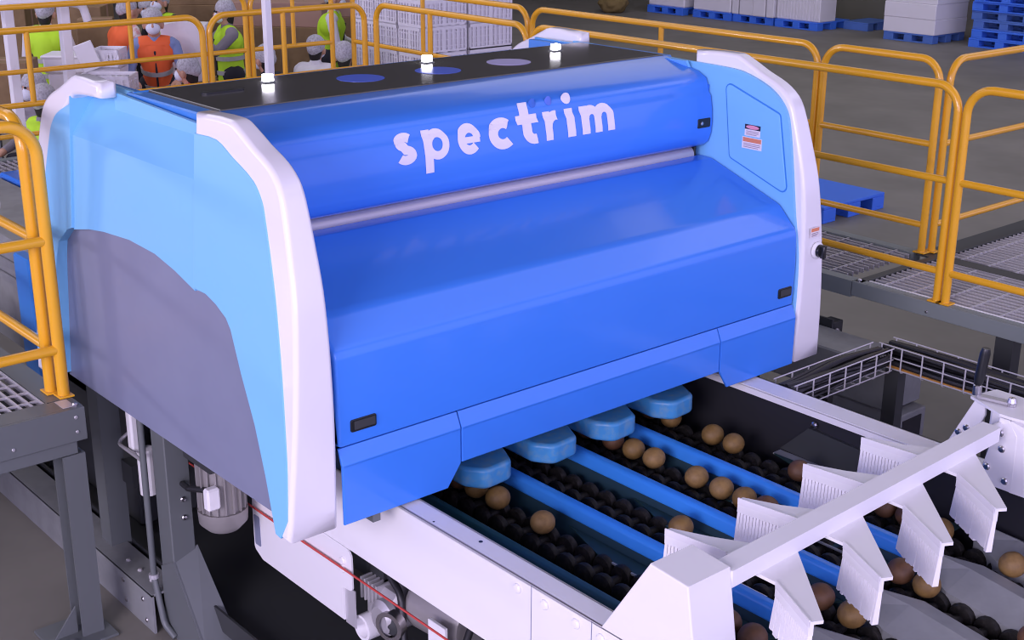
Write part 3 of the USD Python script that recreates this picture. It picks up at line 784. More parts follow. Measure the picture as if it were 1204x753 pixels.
obj('lever_grip', lathe([(0, 0), (0.013, 0), (0.018, 0.024), (0.018, 0.118), (0.014, 0.136), (0, 0.138)], 14, (-2.196, 3.998, 1.296), (0.08, 0.05, 1)), 'black_plastic', lev, smooth=40)


def brush(tip, heel, side):
    """One brush: plate arm from under the bar with a folded edge strip from tip to heel, tufts hanging below."""
    t, h = np.array(tip, float), np.array(heel, float)
    u = (h - t) / np.linalg.norm(h - t)
    w = np.array([u[1], -u[0]])
    if w[1] < 0: w = -w                                        # arms lie on the far side of their strips
    yb = h[1]
    if side < 0:
        pl = [t, t + w * 0.021 + u * 0.005, t + w * 0.053 + u * 0.118, (xb(yb) - 0.024, yb + 0.136), (xb(yb) - 0.024, yb - 0.012), h]
    else:
        pl = [t, t + w * 0.040, (xb(yb) + 0.024, yb + 0.183), (xb(yb) + 0.024, yb), h]
    a = obj('brush_arm', slab_z(np.array([list(q) for q in pl]), 1.171, 1.181), 'white_paint', rig)
    L = np.linalg.norm(h - t)
    th = 0.014
    obj('brush_back', hull([(*q, z) for q in (t, h, h + w * th, t + w * th) for z in (1.139, 1.171)]), 'white_plastic', a)
    obj('brush_lip', hull([(*q, z) for q in (t - w * 0.001, h - w * 0.001, h + w * 0.003, t + w * 0.003) for z in (1.165, 1.186)]), 'white_gloss', a)
    tuft, m = [], 18
    for i in range(m):
        s = (i + 0.5) / m * L
        o = t + u * s + w * th * 0.5
        ln = (0.110 if side < 0 else 0.098) + 0.012 * rng.random() - (0.012 * abs(i - m / 2) / m)
        r0, r1 = L / m * 0.40, L / m * 0.52
        lo = o - w * 0.007
        tuft.append(hull([(*(o + u * r0 * a1 + w * 0.006 * b1), 1.140) for a1, b1 in ((-1, -1), (-1, 1), (1, -1), (1, 1))] + [(*(lo + u * r1 * a1 + w * 0.0095 * b1), 1.140 - ln) for a1, b1 in ((-1, -1), (-1, 1), (1, -1), (1, 1))]))
    obj('bristles', cat(tuft), 'bristle_white', a, kind='stuff')


for t, h in (((-2.310, 2.563), (-2.106, 2.594)), ((-2.303, 2.874), (-2.106, 2.905)), ((-2.327, 3.219), (-2.118, 3.247)), ((-2.332, 3.535), (-2.124, 3.557))):
    brush(t, h, -1)
for t, h in (((-1.737, 2.483), (-1.918, 2.575)), ((-1.750, 2.804), (-1.933, 2.893)), ((-1.755, 3.101), (-1.956, 3.218)), ((-1.770, 3.410), (-1.975, 3.538))):
    brush(t, h, 1)

# ================================================================ GUARD RAILS
def rail(label, axis, a0, a1, c, zf, ztop=2.02, zmid=1.575, zlow=1.13, r=0.0205, stubs=(), open0=False, open1=False, low=True, foot=True, loop=0.12):
    t = thing('guard_rail', label, 'guard rail', group='yellow guard rails')
    P = (lambda a, z: (a, c, z)) if axis == 'x' else (lambda a, z: (c, a, z))
    path = ([P(a0, zf)] if not open0 else []) + [P(a0, ztop), P(a1, ztop)] + ([P(a1, zf)] if not open1 else [])
    path = fillet(path, loop, 8, False)
    obj('hoop', tube(path, r, 14), 'yellow_paint', t, smooth=60)
    s = 1 if a1 > a0 else -1
    obj('mid_rail', tube([P(a0 + s * r * 0.6, zmid), P(a1 - s * r * 0.6, zmid)], r * 0.88, 12), 'yellow_paint', t, smooth=60)
    if low:
        obj('low_rail', tube([P(a0 + s * r * 0.6, zlow), P(a1 - s * r * 0.6, zlow)], r * 0.88, 12), 'yellow_paint', t, smooth=60)
    for q in stubs:
        obj('stub_post', tube([P(q, zmid), P(q, ztop)], r * 0.85, 12), 'yellow_paint', t, smooth=60)
    if foot:
        for q, op in ((a0, open0), (a1, open1)):
            if not op:
                x, y, _ = P(q, 0)
                obj('foot_plate', box(x - 0.036, x + 0.036, y - 0.030, y + 0.030, zf, zf + 0.008, 0.002), 'yellow_paint', t)
    return t


ZP, ZL = 0.976, 1.0
NY, FYR = 5.580, 6.270
rail('long yellow rail whose top runs just above the far white frame', 'x', -6.330, -3.335, NY, ZP, stubs=(-4.9,))
rail('yellow rail starting at the double post on the right grating, leaving to the right', 'x', -3.288, -1.6, NY, ZP)
rail('yellow rail in front of the stacked white crates', 'x', -8.02, -6.376, NY, ZP, stubs=(-7.38,))
rail('yellow rail in front of the worker bending in an orange vest', 'y', 2.0, 4.235, -8.08, ZP, stubs=(3.07,))
rail('yellow rail right of the thin white post, ending at the corner before the crates', 'y', 4.285, 5.52, -8.08, ZP, stubs=(4.85,))
rail('farther yellow rail along the back walkway, top leaving the picture behind the workers', 'y', 2.2, 5.305, -9.40, ZP, stubs=(4.345,))
rail('farther yellow rail behind the thin white post', 'y', 5.352, 6.10, -9.40, ZP, stubs=(5.735,))
rail('farther yellow rail crossing above the crate stack', 'x', -9.34, -7.16, FYR, ZP, stubs=(-8.383,))
rail('farther yellow rail below the row of loaded pallets', 'x', -7.11, -4.66, FYR, ZP, stubs=(-5.88,))
rail('short yellow hoop right of the far white frame, behind the long rail', 'x', -4.615, -3.875, FYR, ZP)
rail('yellow rail turning away behind the double post, under the blue pallet stack', 'y', 6.33, 8.6, -3.85, ZP)
rail('yellow rail along the left platform beside the machine, running back', 'x', -4.900, -6.9, 1.800, ZL, ztop=2.085, zmid=1.632, zlow=1.195, r=0.0235)
rail('nearest yellow rail across the left platform, leaving the picture on the left', 'y', 1.822, -0.4, -4.828, ZL, ztop=2.078, zmid=1.632, zlow=1.195, r=0.0235)

# ================================================================ PLATFORMS
def grating(x0, x1, y0, y1, z, step=0.042, cross=0.11, h=0.028, t=0.005):
    B = []
    y = y0 + step / 2
    while y < y1:
        B.append(box(x0, x1, y - t / 2, y + t / 2, z - h, z)); y += step
    x = x0 + cross / 2
    while x < x1:
        B.append(box(x - 0.004, x + 0.004, y0, y1, z - 0.010, z - 0.0005)); x += cross
    return cat(B)


lp = thing('left_platform', 'grey steel walkway platform with open grating at the lower left', 'platform')
obj('grating', grating(-7.0, -4.80, -0.6, 1.735, ZL - 0.002), 'galvanised', lp, kind='stuff')
obj('front_fascia', cat(box(-4.690, -4.672, -0.6, 1.838, 0.865, ZL, 0.002), box(-4.79, -4.690, -0.6, 1.838, ZL - 0.01, ZL), box(-4.80, -4.790, -0.6, 1.74, 0.93, ZL)), 'grey_paint', lp)
obj('side_channel', cat(box(-7.0, -4.692, 1.828, 1.838, 0.865, ZL - 0.011), box(-7.0, -4.80, 1.738, 1.838, ZL - 0.012, ZL - 0.001)), 'grey_paint', lp)
obj('lower_beam', box(-4.75, -4.684, -0.6, 1.80, 0.81, 0.864, 0.003), 'grey_paint', lp)
obj('platform_leg', cat(box(-4.690, -4.682, 1.735, 1.825, 0.012, 0.808), box(-4.79, -4.69, 1.817, 1.825, 0.012, 0.808), box(-4.79, -4.782, 1.735, 1.825, 0.012, 0.808)), 'grey_paint', lp)
obj('base_plate', box(-4.86, -4.62, 1.60, 1.86, 0.0, 0.012, 0.002), 'grey_paint', lp)
obj('leg_gusset', slab_x([(1.735, 0.012), (1.735, 0.13), (1.64, 0.012)], -4.74, -4.732), 'grey_paint', lp)
obj('anchor_bolt', bolt((-4.66, 1.68, 0.012), (0, 0, 1), 0.016, 0.018), 'steel', lp)
obj('cross_brace', cat(box(-7.0, -4.80, 0.42, 0.50, 0.72, 0.81), box(-7.0, -6.92, -0.6, 1.8, 0, 0.86), box(-4.77, -4.69, -0.55, -0.45, 0, 0.81)), 'grey_paint', lp)
for y, z, r in ((1.80, 0.965, 0.008), (1.80, 0.905, 0.007), (1.55, 0.90, 0.007)):
    obj('fascia_bolt', bolt((-4.672, y, z), (1, 0, 0), r, 0.004), 'steel_dull', lp)
obj('corner_bolt', bolt((-4.705, 1.815, ZL), (0, 0, 1), 0.010, 0.010), 'steel', lp)
obj('toe_plate', box(-4.785, -4.700, 1.765, 1.812, ZL, ZL + 0.0015), 'galvanised', lp)

rp = thing('right_platform', 'grey steel platform with pale grating carrying the double yellow post', 'platform')
obj('grating', grating(-3.745, 0.2, 5.600, 8.9, ZP - 0.002, 0.046, 0.16, 0.025, 0.009), 'galvanised', rp, kind='stuff')
obj('edge_channel', cat(box(-3.80, 0.2, 5.540, 5.556, 0.90, ZP, 0.003), box(-3.80, 0.2, 5.556, 5.600, ZP - 0.012, ZP)), 'grey_lifted', rp)
obj('edge_flange', box(-3.74, 0.2, 5.602, 5.612, ZP - 0.004, ZP + 0.003), 'white_paint', rp)
obj('side_channel', cat(box(-3.80, -3.75, 5.556, 8.9, 0.90, ZP, 0.003), box(-3.888, -3.80, 6.24, 8.9, ZP - 0.012, ZP - 0.002), box(-3.72, 0.2, 6.22, 6.32, ZP - 0.03, ZP - 0.001)), 'grey_dark', rp)
for x, y in ((-2.95, 5.60), (-1.2, 5.60), (-3.78, 8.4), (-0.3, 8.4), (-2.95, 7.4)):
    obj('platform_leg', box(x - 0.045, x + 0.045, y - 0.04, y + 0.04, 0, 0.95), 'grey_dark', rp)
obj('channel_bolt', bolt((-3.36, 5.540, 0.925), (0, -1, 0), 0.008, 0.006), 'steel', rp)
obj('corner_bolt', bolt((-3.775, 5.57, ZP), (0, 0, 1), 0.013, 0.012), 'steel', rp)

wp = thing('back_walkway', 'dark grating walkway running behind the machine between yellow rails', 'walkway')
obj('grating', cat(grating(-9.36, -3.90, 5.62, 6.23, ZP - 0.002, 0.046, 0.16, 0.025, 0.008), grating(-9.36, -8.12, 1.5, 5.6, ZP - 0.002, 0.046, 0.16, 0.025, 0.008)), 'steel_dull', wp, kind='stuff')
obj('edge_channel', cat(box(-8.04, -3.803, 5.540, 5.610, 0.89, ZP), box(-9.44, -3.90, 6.235, 6.305, 0.89, ZP), box(-8.115, -8.045, 1.5, 5.540, 0.89, ZP), box(-9.44, -9.365, 1.5, 6.235, 0.89, ZP)), 'grey_lifted', wp)
for x, y in ((-6.2, 5.58), (-8.08, 4.2), (-8.08, 2.0), (-9.4, 6.27), (-6.2, 6.27), (-9.4, 3.2)):
    obj('walkway_leg', box(x - 0.035, x + 0.035, y - 0.035, y + 0.035, 0, 0.89), 'grey_lifted', wp)

obj_leg = thing('walkway_post', 'dark green grey post with bolted bracket under the platform corner', 'post')
obj('post_body', box(-3.84, -3.76, 5.36, 5.44, 0, 0.80, 0.004), 'grey_dark', obj_leg)
obj('bracket_plate', cat(slab([(-3.98, 0.80), (-3.98, 0.77), (-3.80, 0.60), (-3.76, 0.60), (-3.76, 0.82), (-3.90, 0.82)], 5.345, 5.357)), 'grey_dark', obj_leg)
for z in (0.755, 0.665, 0.5):
    obj('bracket_bolt', bolt((-3.755, 5.38, z), (1, 0, 0), 0.016, 0.012), 'steel_dull', obj_leg)

# ================================================================ CABLE TRAYS
def tray(label, axis, a0, a1, c, z0, w=0.11, h=0.115):
    t = thing('cable_tray', label, 'cable tray')
    P = (lambda a, b, z: (a, c + b, z)) if axis == 'x' else (lambda a, b, z: (c + b, a, z))
    r = 0.0032
    lw = [tube([P(a0, b, z), P(a1, b, z)], r, 6) for b, z in ((0, z0 + h), (0, z0 + h * 0.55), (0, z0 + 0.012), (w * 0.5, z0), (w, z0 + 0.012), (w, z0 + h * 0.55), (w, z0 + h))]
    obj('mesh_wire', cat(lw), 'galvanised', t)
    n = int(abs(a1 - a0) / 0.105)
    for k in range(n + 1):
        a = a0 + (a1 - a0) * (k + 0.15) / (n + 0.3)
        p = fillet([P(a, -0.002, z0 + h), P(a, -0.002, z0), P(a, w, z0), P(a, w, z0 + h)], 0.016, 3, False)
        obj('mesh_rib', tube(p, r * 1.15, 6), 'galvanised', t)
    cb = []
    for k in range(22):
        b0 = 0.012 + (w - 0.024) * rng.random(); zz = z0 + 0.018 + 0.088 * rng.random()
        pts = [P(a0 + (a1 - a0) * u, b0 + 0.012 * math.sin(5 * u + k), zz + 0.006 * math.sin(7 * u + 2 * k)) for u in np.linspace(0, 1, 9)]
        cb.append(tube(pts, 0.007 + 0.006 * rng.random(), 7))
    obj('cable', cat(cb), 'cable_black', t, label='bundle of black cables', kind='stuff')
    return t, P


t1, _ = tray('wire mesh cable tray running from behind the white frame to the corner', 'y', 4.20, 4.90, -3.22, 0.84)
t2, P2 = tray('long wire mesh cable tray with an orange cable, parallel to the far beam', 'x', -3.20, -1.7, 4.92, 0.84)
for k in range(2):
    obj('orange_cable', tube([P2(-3.18 + 1.48 * u, 0.008 + 0.012 * k, 0.852 + 0.002 * math.sin(9 * u + k)) for u in np.linspace(0, 1, 8)], 0.0045, 7), 'cable_orange', t2)
for x, y, tt in ((-3.16, 4.35, t1), (-2.47, 4.98, t2), (-3.14, 4.98, t2), (-1.85, 4.98, t2)):
    obj('tray_leg', box(x - 0.035, x + 0.035, y - 0.03, y + 0.03, 0, 0.835), 'grey_dark', tt)

cbn = thing('steel_cabinet', 'grey sheet steel cabinet standing below the cable tray corner', 'cabinet')
obj('cabinet_body', box(-3.55, -3.17, 5.10, 5.32, 0.05, 0.55, 0.006), 'grey_plate', cbn)
obj('cabinet_foot', box(-3.5, -3.2, 5.12, 5.30, 0.0, 0.05), 'grey_dark', cbn)
obj('cabinet_vent', box(-3.172, -3.166, 5.13, 5.28, 0.30, 0.52), 'black_panel', cbn)
duct = thing('grey_duct', 'long grey sheet metal duct lying behind the wire tray', 'duct')
obj('duct_body', box(-5.6, -3.22, 5.08, 5.34, 0.56, 0.78, 0.008), 'grey_plate', duct)
obj('duct_support', cat(box(-5.4, -5.34, 5.14, 5.28, 0, 0.56), box(-4.2, -4.14, 5.14, 5.28, 0, 0.56)), 'grey_dark', duct)

# ================================================================ INFEED SECTION (left edge)
inf = thing('infeed_unit', 'grey infeed housing with a blue lid seen behind the left rails', 'machine')
obj('housing', box(-7.95, -5.62, 2.25, 2.75, 0.62, 1.20, 0.02), 'grey_plate', inf)
obj('housing_ledge', box(-7.95, -5.62, 2.235, 2.25, 1.06, 1.10, 0.004), 'grey_plate', inf)
obj('housing_ledge', box(-7.95, -5.62, 2.235, 2.25, 0.98, 1.02, 0.004), 'grey_plate', inf)
obj('blue_beam', box(-7.95, -5.62, 2.76, 2.90, 0.95, 1.215, 0.012), 'hood_blue', inf)
obj('blue_pillar', box(-6.20, -6.02, 2.17, 2.232, 0.6, 1.215, 0.008), 'lip_blue', inf)
obj('housing_leg', cat(box(-7.8, -7.7, 2.3, 2.4, 0, 0.62), box(-5.75, -5.66, 2.3, 2.4, 0, 0.62), box(-7.8, -7.7, 2.78, 2.88, 0, 0.95), box(-5.75, -5.66, 2.78, 2.88, 0, 0.95)), 'grey_dark', inf)
obj('pillar_foot', box(-6.16, -6.06, 2.175, 2.228, 0, 0.6), 'grey_dark', inf)
obj('shaft_cover', lathe([(0, 0), (0.060, 0), (0.064, 0.012), (0.058, 0.024), (0, 0.026)], 32, (-6.89, 2.36, 1.31), (0, -1, 0)), 'white_plastic', inf, smooth=40)

# ================================================================ WHITE POSTS BEHIND
pst = obj('steel_post', box(-7.345, -7.300, 4.26, 4.305, 0.0, 4.2, 0.003), 'white_paint')
put(pst, 'thin white square post rising behind the dark roof panel', 'post')
ar = thing('white_gantry', 'white square tube frame with two legs at the upper left', 'frame')
HA = 10.5
a1, a2 = np.array([-0.939, 0.345]) * HA, np.array([-0.925, 0.379]) * HA
for a in (a1, a2):
    obj('frame_leg', box(a[0] - 0.035, a[0] + 0.035, a[1] - 0.035, a[1] + 0.035, 0, 1.99, 0.004), 'white_paint', ar)
obj('frame_top', tube(fillet([(a1[0] - 0.25, a1[1] - 0.60, 1.985), (*a1, 2.005), (*a2, 2.005), (a2[0] + 0.05, a2[1] + 0.13, 1.98), (a2[0] + 0.05, a2[1] + 0.16, 1.86)], 0.06, 5, False), 0.032, 10), 'white_paint', ar, smooth=50)

# ================================================================ PALLETS AND LOADS
def pallet(label, loc, rz=0.0, m='pallet_blue', group='blue plastic pallets', w=1.0, d=1.0, h=0.15):
    t = thing('pallet', label, 'pallet', loc, rz, group)
    obj('pallet_deck', box(-w / 2, w / 2, -d / 2, d / 2, h - 0.03, h, 0.006), m, t)
    for i in (-1, 0, 1):
        for j in (-1, 0, 1):
            bw = 0.20 if i else 0.16
            cx = i * (w / 2 - bw / 2)
            cy = j * (d / 2 - 0.09)
            obj('pallet_block', box(cx - bw / 2, cx + bw / 2, cy - 0.09, cy + 0.09, 0.022, h - 0.03, 0.004), m, t)
    for j in (-1, 0, 1):
        cy = j * (d / 2 - 0.09)
        obj('pallet_runner', box(-w / 2, w / 2, cy - 0.09, cy + 0.09, 0.0, 0.022, 0.004), m, t)
    return t


def wrapped(name, label, loc, w, d, h, m, seed, rows=4):
    """Load of boxes on a pallet: a slightly uneven wrapped block."""
    L = []
    r = np.random.default_rng(seed)
    for k in range(rows):
        o = r.uniform(-0.012, 0.012, 2)
        L.append(box(-w / 2 + o[0], w / 2 + o[0], -d / 2 + o[1], d / 2 + o[1], h * k / rows, h * (k + 1) / rows - 0.004, 0.02))
    t = thing(name, label, 'load of boxes', loc)
    for k, b in enumerate(L): obj('box_layer', b, m, t)
    return t


PR = [(-19.32, 21.18), (-18.08, 21.22), (-17.05, 21.25), (-15.98, 21.22)]
PD = ['leftmost', 'second from the left', 'third from the left', 'rightmost']
WHAT = ['under a plain white block', 'under a tall white block', 'under several small white boxes', 'under a ribbed white crate']
for k, (x, y) in enumerate(PR):
    pallet(f'blue pallet {WHAT[k]}, in the row by the wall', (x, y, 0))
wrapped('carton_stack', 'plain white wrapped carton block on the pallet at the left end of the row', (PR[0][0], PR[0][1], 0.15), 1.0, 0.95, 1.05, 'film_wrap', 1)
wrapped('carton_stack', 'taller white wrapped carton block on the second pallet of the row', (PR[1][0] - 0.02, PR[1][1], 0.15), 0.98, 0.95, 1.10, 'film_wrap', 2)
SM = [(-0.45, -0.38, 0.16, 0.26, 0.62), (-0.16, -0.40, 0.34, 0.24, 0.58), (0.17, -0.42, 0.30, 0.24, 0.46), (0.44, -0.44, 0.18, 0.2, 0.40), (0.20, 0.1, 0.34, 0.3, 0.60), (-0.2, 0.15, 0.4, 0.36, 0.66), (0.46, 0.05, 0.14, 0.3, 0.34)]
SMN = ['narrow white box at the left end of the mixed box pallet', 'ribbed white box second along the mixed box pallet', 'white box in the middle of the mixed box pallet', 'small white box at the right front of the mixed box pallet', 'white box behind the middle box of the mixed box pallet', 'tall white box at the back of the mixed box pallet', 'low white box at the right end of the mixed box pallet']
for (dx, dy, w, d, h), lab in zip(SM, SMN):
    b = obj('white_box', box(PR[2][0] + dx - w / 2, PR[2][0] + dx + w / 2, PR[2][1] + dy - d / 2, PR[2][1] + dy + d / 2, 0.15, 0.15 + h, 0.012), 'carton_white')
    put(b, lab, 'box', 'small white boxes on a pallet')
rc = thing('ribbed_crate', 'long white ribbed crate on the last pallet of the row', 'crate', (PR[3][0], PR[3][1] - 0.2, 0.15))
obj('crate_body', box(-0.50, 0.50, -0.25, 0.25, 0, 0.50, 0.015), 'carton_white', rc)
for k in range(14):
    obj('crate_rib', box(-0.49 + 0.0725 * k, -0.46 + 0.0725 * k, -0.262, -0.249, 0.02, 0.48), 'carton_white', rc)
lid_ = thing('loose_tray', 'white tray lying on top of the long ribbed crate', 'tray', (PR[3][0] + 0.1, PR[3][1] - 0.15, 0.65))
obj('tray_body', cat(box(-0.30, 0.36, -0.2, 0.2, 0, 0.07, 0.01), box(0.05, 0.36, -0.05, 0.2, 0.07, 0.14, 0.01)), 'crate_white', lid_)
pallet('empty dull blue pallet end sticking out behind the ribbed crate', (-15.15, 21.85, 0), m='pallet_blue_dull', w=0.55, d=0.8)
pallet('blue pallet under the big white wrapped load', (-13.55, 21.25, 0), 0, 'pallet_blue_dull')
bl = thing('wrapped_load', 'big white film wrapped load on a dull blue pallet', 'wrapped load', (-13.55, 21.25, 0.15))
for k in range(6):
    o = rng.uniform(-0.010, 0.010, 2)
    obj('box_layer', box(-0.52 + o[0], 0.52 + o[0], -0.5 + o[1], 0.5 + o[1], 0.26 * k, 0.26 * k + 0.259, 0.008), 'film_wrap', bl)
SP = [(-12.0, 21.9)]
names7 = ['bottom', 'second', 'third', 'fourth', 'fifth', 'sixth', 'seventh', 'eighth']
for k in range(8):
    o = rng.uniform(-0.03, 0.03, 2)
    mt = 'pallet_blue_dull' if k in (2, 3) else 'pallet_blue'
    pallet(f'blue pallet, {names7[k]} from the floor in the tall empty stack' if k else 'blue pallet at the bottom of the tall empty stack', (-11.95 + o[0], 21.55 + o[1], 0.1515 * k), rng.uniform(-1.2, 1.2), mt, w=1.15)
pallet('lone blue pallet on the floor right of the far white frame', (-7.35, 9.85, 0), 0, 'pallet_blue', w=1.1, d=0.9)
P = ball.copy()
P.vertices = P.vertices * [0.42, 0.36, 0.30] * (1 + 0.5 * (meshkit.fbm(P.vertices * 2.3 + 9, 4, 3) - 0.5))[:, None] + [0, 0, 0.24]
P.vertices[:, 2] = np.maximum(P.vertices[:, 2], 0.0)
P.vertices *= 0.8
P.apply_translation([-20.2, 20.05, 0])
put(obj('refuse_heap', P, 'sack', smooth=40), 'small brown heap lying on the floor left of the pallet row', 'heap')

# ================================================================ PACKING AREA: crates, cartons, tables
CAM = np.array([0, 0, 3.0])


def floor_at(az, h):
    """Point on the floor at the bearing az (unit vector) and distance h from the camera's foot."""
    a = np.array(az, float); a /= np.linalg.norm(a)
    return a[0] * h, a[1] * h


def crate_mesh(w, d, h, nx, ny):
    """Plastic crate: frame of posts and rims with a lattice of bars between."""
    B = [box(-w / 2, w / 2, -d / 2, d / 2, 0, 0.012)]
    t = 0.012
    for z0, z1 in ((0.0, 0.03), (h - 0.035, h)):
        B += [box(-w / 2, w / 2, -d / 2, -d / 2 + t, z0, z1), box(-w / 2, w / 2, d / 2 - t, d / 2, z0, z1), box(-w / 2, -w / 2 + t, -d / 2, d / 2, z0, z1), box(w / 2 - t, w / 2, -d / 2, d / 2, z0, z1)]
    for k in range(nx + 1):
        x = -w / 2 + w * k / nx; e = 0.024 if k in (0, nx, nx // 2) else 0.0105
        for y in (-d / 2, d / 2 - t): B.append(box(max(x - e, -w / 2), min(x + e, w / 2), y + 0.001, y + t - 0.001, 0.02, h - 0.02))
    for k in range(ny + 1):
        y = -d / 2 + d * k / ny; e = 0.024 if k in (0, ny, ny // 2) else 0.0105
        for x in (-w / 2, w / 2 - t): B.append(box(x + 0.001, x + t - 0.001, max(y - e, -d / 2), min(y + e, d / 2), 0.02, h - 0.02))
    for k in range(1, 4):
        z = h * k / 4
        B += [box(-w / 2, w / 2, -d / 2 + 0.003, -d / 2 + t - 0.003, z - 0.005, z + 0.005), box(-w / 2 + 0.003, -w / 2 + t - 0.003, -d / 2, d / 2, z - 0.005, z + 0.005),
              box(w / 2 - t + 0.003, w / 2 - 0.003, -d / 2, d / 2, z - 0.005, z + 0.005)]
    return cat(B)


CW, CD, CH = 0.40, 0.60, 0.27
crate0 = None
CX, CY = floor_at((-0.818, 0.600), 14.6)
COLS = [(0.42, -0.02, 6, 'front right'), (0.0, -0.02, 6, 'front middle'), (-0.42, -0.02, 8, 'front left'), (0.42, 0.61, 6, 'back right'), (0.0, 0.61, 8, 'back middle')]
for dx, dy, n, nm in COLS:
    for k in range(n):
        lab = f'white lattice crate, {names7[k]} up in the {nm} column of the stack'
        loc = (CX + dx * 1.0, CY + dy, 0.272 * k)
        if crate0 is None:
            crate0 = thing('plastic_crate', lab, 'crate', loc, 0, 'stacked white plastic crates')
            obj('crate_lattice', crate_mesh(CW, CD, CH, 8, 10), 'crate_white', crate0)
            obj('crate_pale_fill', box(-0.182, 0.182, -0.282, 0.282, 0.014, 0.24), 'crate_white', crate0)  # white block added inside to lighten the dark lattice holes
        else:
            copy_of(crate0, loc, rng.uniform(-1.5, 1.5), lab)


def table(label, c, w, d, h, rz=0):
    t = thing('packing_table', label, 'table', (*c, 0), rz)
    obj('table_top', box(-w / 2, w / 2, -d / 2, d / 2, h - 0.04, h, 0.004), 'cardboard', t)
    for sx in (-1, 1):
        for sy in (-1, 1):
            obj('table_leg', box(sx * (w / 2 - 0.06) - 0.025, sx * (w / 2 - 0.06) + 0.025, sy * (d / 2 - 0.06) - 0.025, sy * (d / 2 - 0.06) + 0.025, 0, h - 0.04), 'grey_paint', t)
    return t


VIEW = math.degrees(math.atan2(_d[1], _d[0])) - 90             # turns a thing's -y side towards the camera


def carton(label, p, w, d, ht, base, m='cardboard', rz=0, name='carton', flap=False, category='carton'):
    t = thing(name, label, category, (p[0], p[1], base), VIEW + rz)
    obj('carton_body', box(-w / 2, w / 2, -d / 2, d / 2, 0, ht, 0.006), m, t)
    obj('carton_tape', box(-w / 2 - 0.001, w / 2 + 0.001, -0.03, 0.03, ht * 0.6, ht + 0.001), 'cardboard_pink' if m != 'carton_white' else 'crate_white', t)
    return t


# cartons stacked behind the workers
carton('brown carton left of the person in the floral sleeve', (-14.752, 6.195, 1.121), 0.70, 0.5, 0.55, 0.90)
carton('brown carton below the one left of the floral sleeve', (-14.759, 6.178, 0.933), 0.74, 0.55, 0.90, 0.0)
carton('tall brown carton held by the person in the floral sleeve', (-14.126, 6.133, 1.186), 0.36, 0.4, 1.35, 0.0, rz=12)
carton('long brown carton bundle behind the worker with arms raised', (-15.505, 8.115, 1.177), 1.25, 0.8, 0.45, 1.30, rz=8)
carton('lower brown carton stack behind the worker with arms raised', (-15.501, 8.122, 0.851), 1.30, 0.85, 1.30, 0.0, rz=8)
carton('pinkish carton row behind the thin white post', (-14.164, 8.464, 1.056), 1.15, 0.5, 0.28, 1.12, 'cardboard_pink', rz=-6)
carton('brown carton pile under the pinkish cartons', (-14.160, 8.470, 0.803), 1.20, 0.6, 1.12, 0.0, rz=-6)
carton('grey brown carton bundle behind the worker in the white coat', (-14.709, 9.481, 1.005), 0.95, 0.6, 0.34, 1.12, 'cardboard_pink', rz=10)
carton('brown carton pile under the bundle behind the white coat', (-14.703, 9.491, 0.769), 1.0, 0.65, 1.12, 0.0, rz=10)
carton('brown carton lying on the packing bench at the far left', (-11.986, 4.347, 1.362), 0.45, 0.4, 0.45, 0.85, rz=5)
carton('dark brown carton pile at the far left edge behind the white frame', (-15.980, 5.801, 1.034), 0.7, 0.6, 1.5, 0.0, rz=5)
tb = (-12.217, 4.999, 1.141)
table('brown packing bench holding the white crates at the upper left', (tb[0], tb[1]), 1.35, 0.75, 0.85, VIEW + 2)


def wcrate(label, p, w, d, ht, base, rz=0, open_=True):
    t = thing('packing_crate', label, 'crate', (p[0], p[1], base), VIEW + rz)
    obj('crate_lattice', crate_mesh(w, d, ht, 7, 6), 'crate_white', t)
    obj('crate_pale_fill', box(-w / 2 + 0.03, w / 2 - 0.03, -d / 2 + 0.03, d / 2 - 0.03, 0.014, ht - 0.04), 'crate_white', t)  # added white filler, makes the crate's shaded inside paler
    return t


wcrate('white basket crate on the bench right of the tilted sheet', (-12.159, 5.390, 1.288), 0.26, 0.3, 0.17, 1.13)
wcrate('long white lattice crate lowest on the bench beside the orange vest', (-11.834, 5.209, 1.127), 0.48, 0.32, 0.26, 0.853)
b_ = (-12.395, 5.091, 1.288)
t = thing('white_tub', 'white lidded tub on the bench behind the white frame leg', 'tub', (b_[0], b_[1], 1.08), VIEW)
obj('tub_body', box(-0.20, 0.20, -0.16, 0.16, 0, 0.16, 0.02), 'carton_white', t)
obj('tub_rim', box(-0.215, 0.215, -0.175, 0.175, 0.14, 0.17, 0.01), 'carton_white', t)
t = thing('tub_stand', 'cream low box under the white lidded tub on the bench', 'box', (b_[0], b_[1], 0.852), VIEW)
obj('stand_body', box(-0.17, 0.17, -0.13, 0.13, 0, 0.226, 0.01), 'crate_white', t)
b_ = (-12.037, 5.169, 1.381)
t = thing('white_sheet', 'tilted white foam sheet leaning at the basket crate', 'sheet', (b_[0], b_[1], 1.13), VIEW + 10)
q = box(-0.09, 0.09, -0.012, 0.012, 0, 0.26, 0.006); q.apply_transform(trimesh.transformations.rotation_matrix(-0.35, [0, 1, 0])); obj('sheet_panel', q, 'carton_white', t)
t = thing('sheet_support', 'pale box under the basket crate and the tilted sheet', 'box', (*(-12.215, 5.363, 1.188)[:2], 0.852), VIEW)
obj('support_body', box(-0.18, 0.18, -0.16, 0.16, 0, 0.275, 0.01), 'crate_white', t)
b_ = (-11.794, 4.975, 1.177)
t = thing('tape_roll', 'small yellowish roll standing at the front of the bench', 'roll', (b_[0], b_[1], 0.852), VIEW)
obj('roll_body', lathe([(0.02, 0), (0.05, 0), (0.05, 0.11), (0.02, 0.11), (0.02, 0)], 18), 'cable_orange', t, smooth=40)

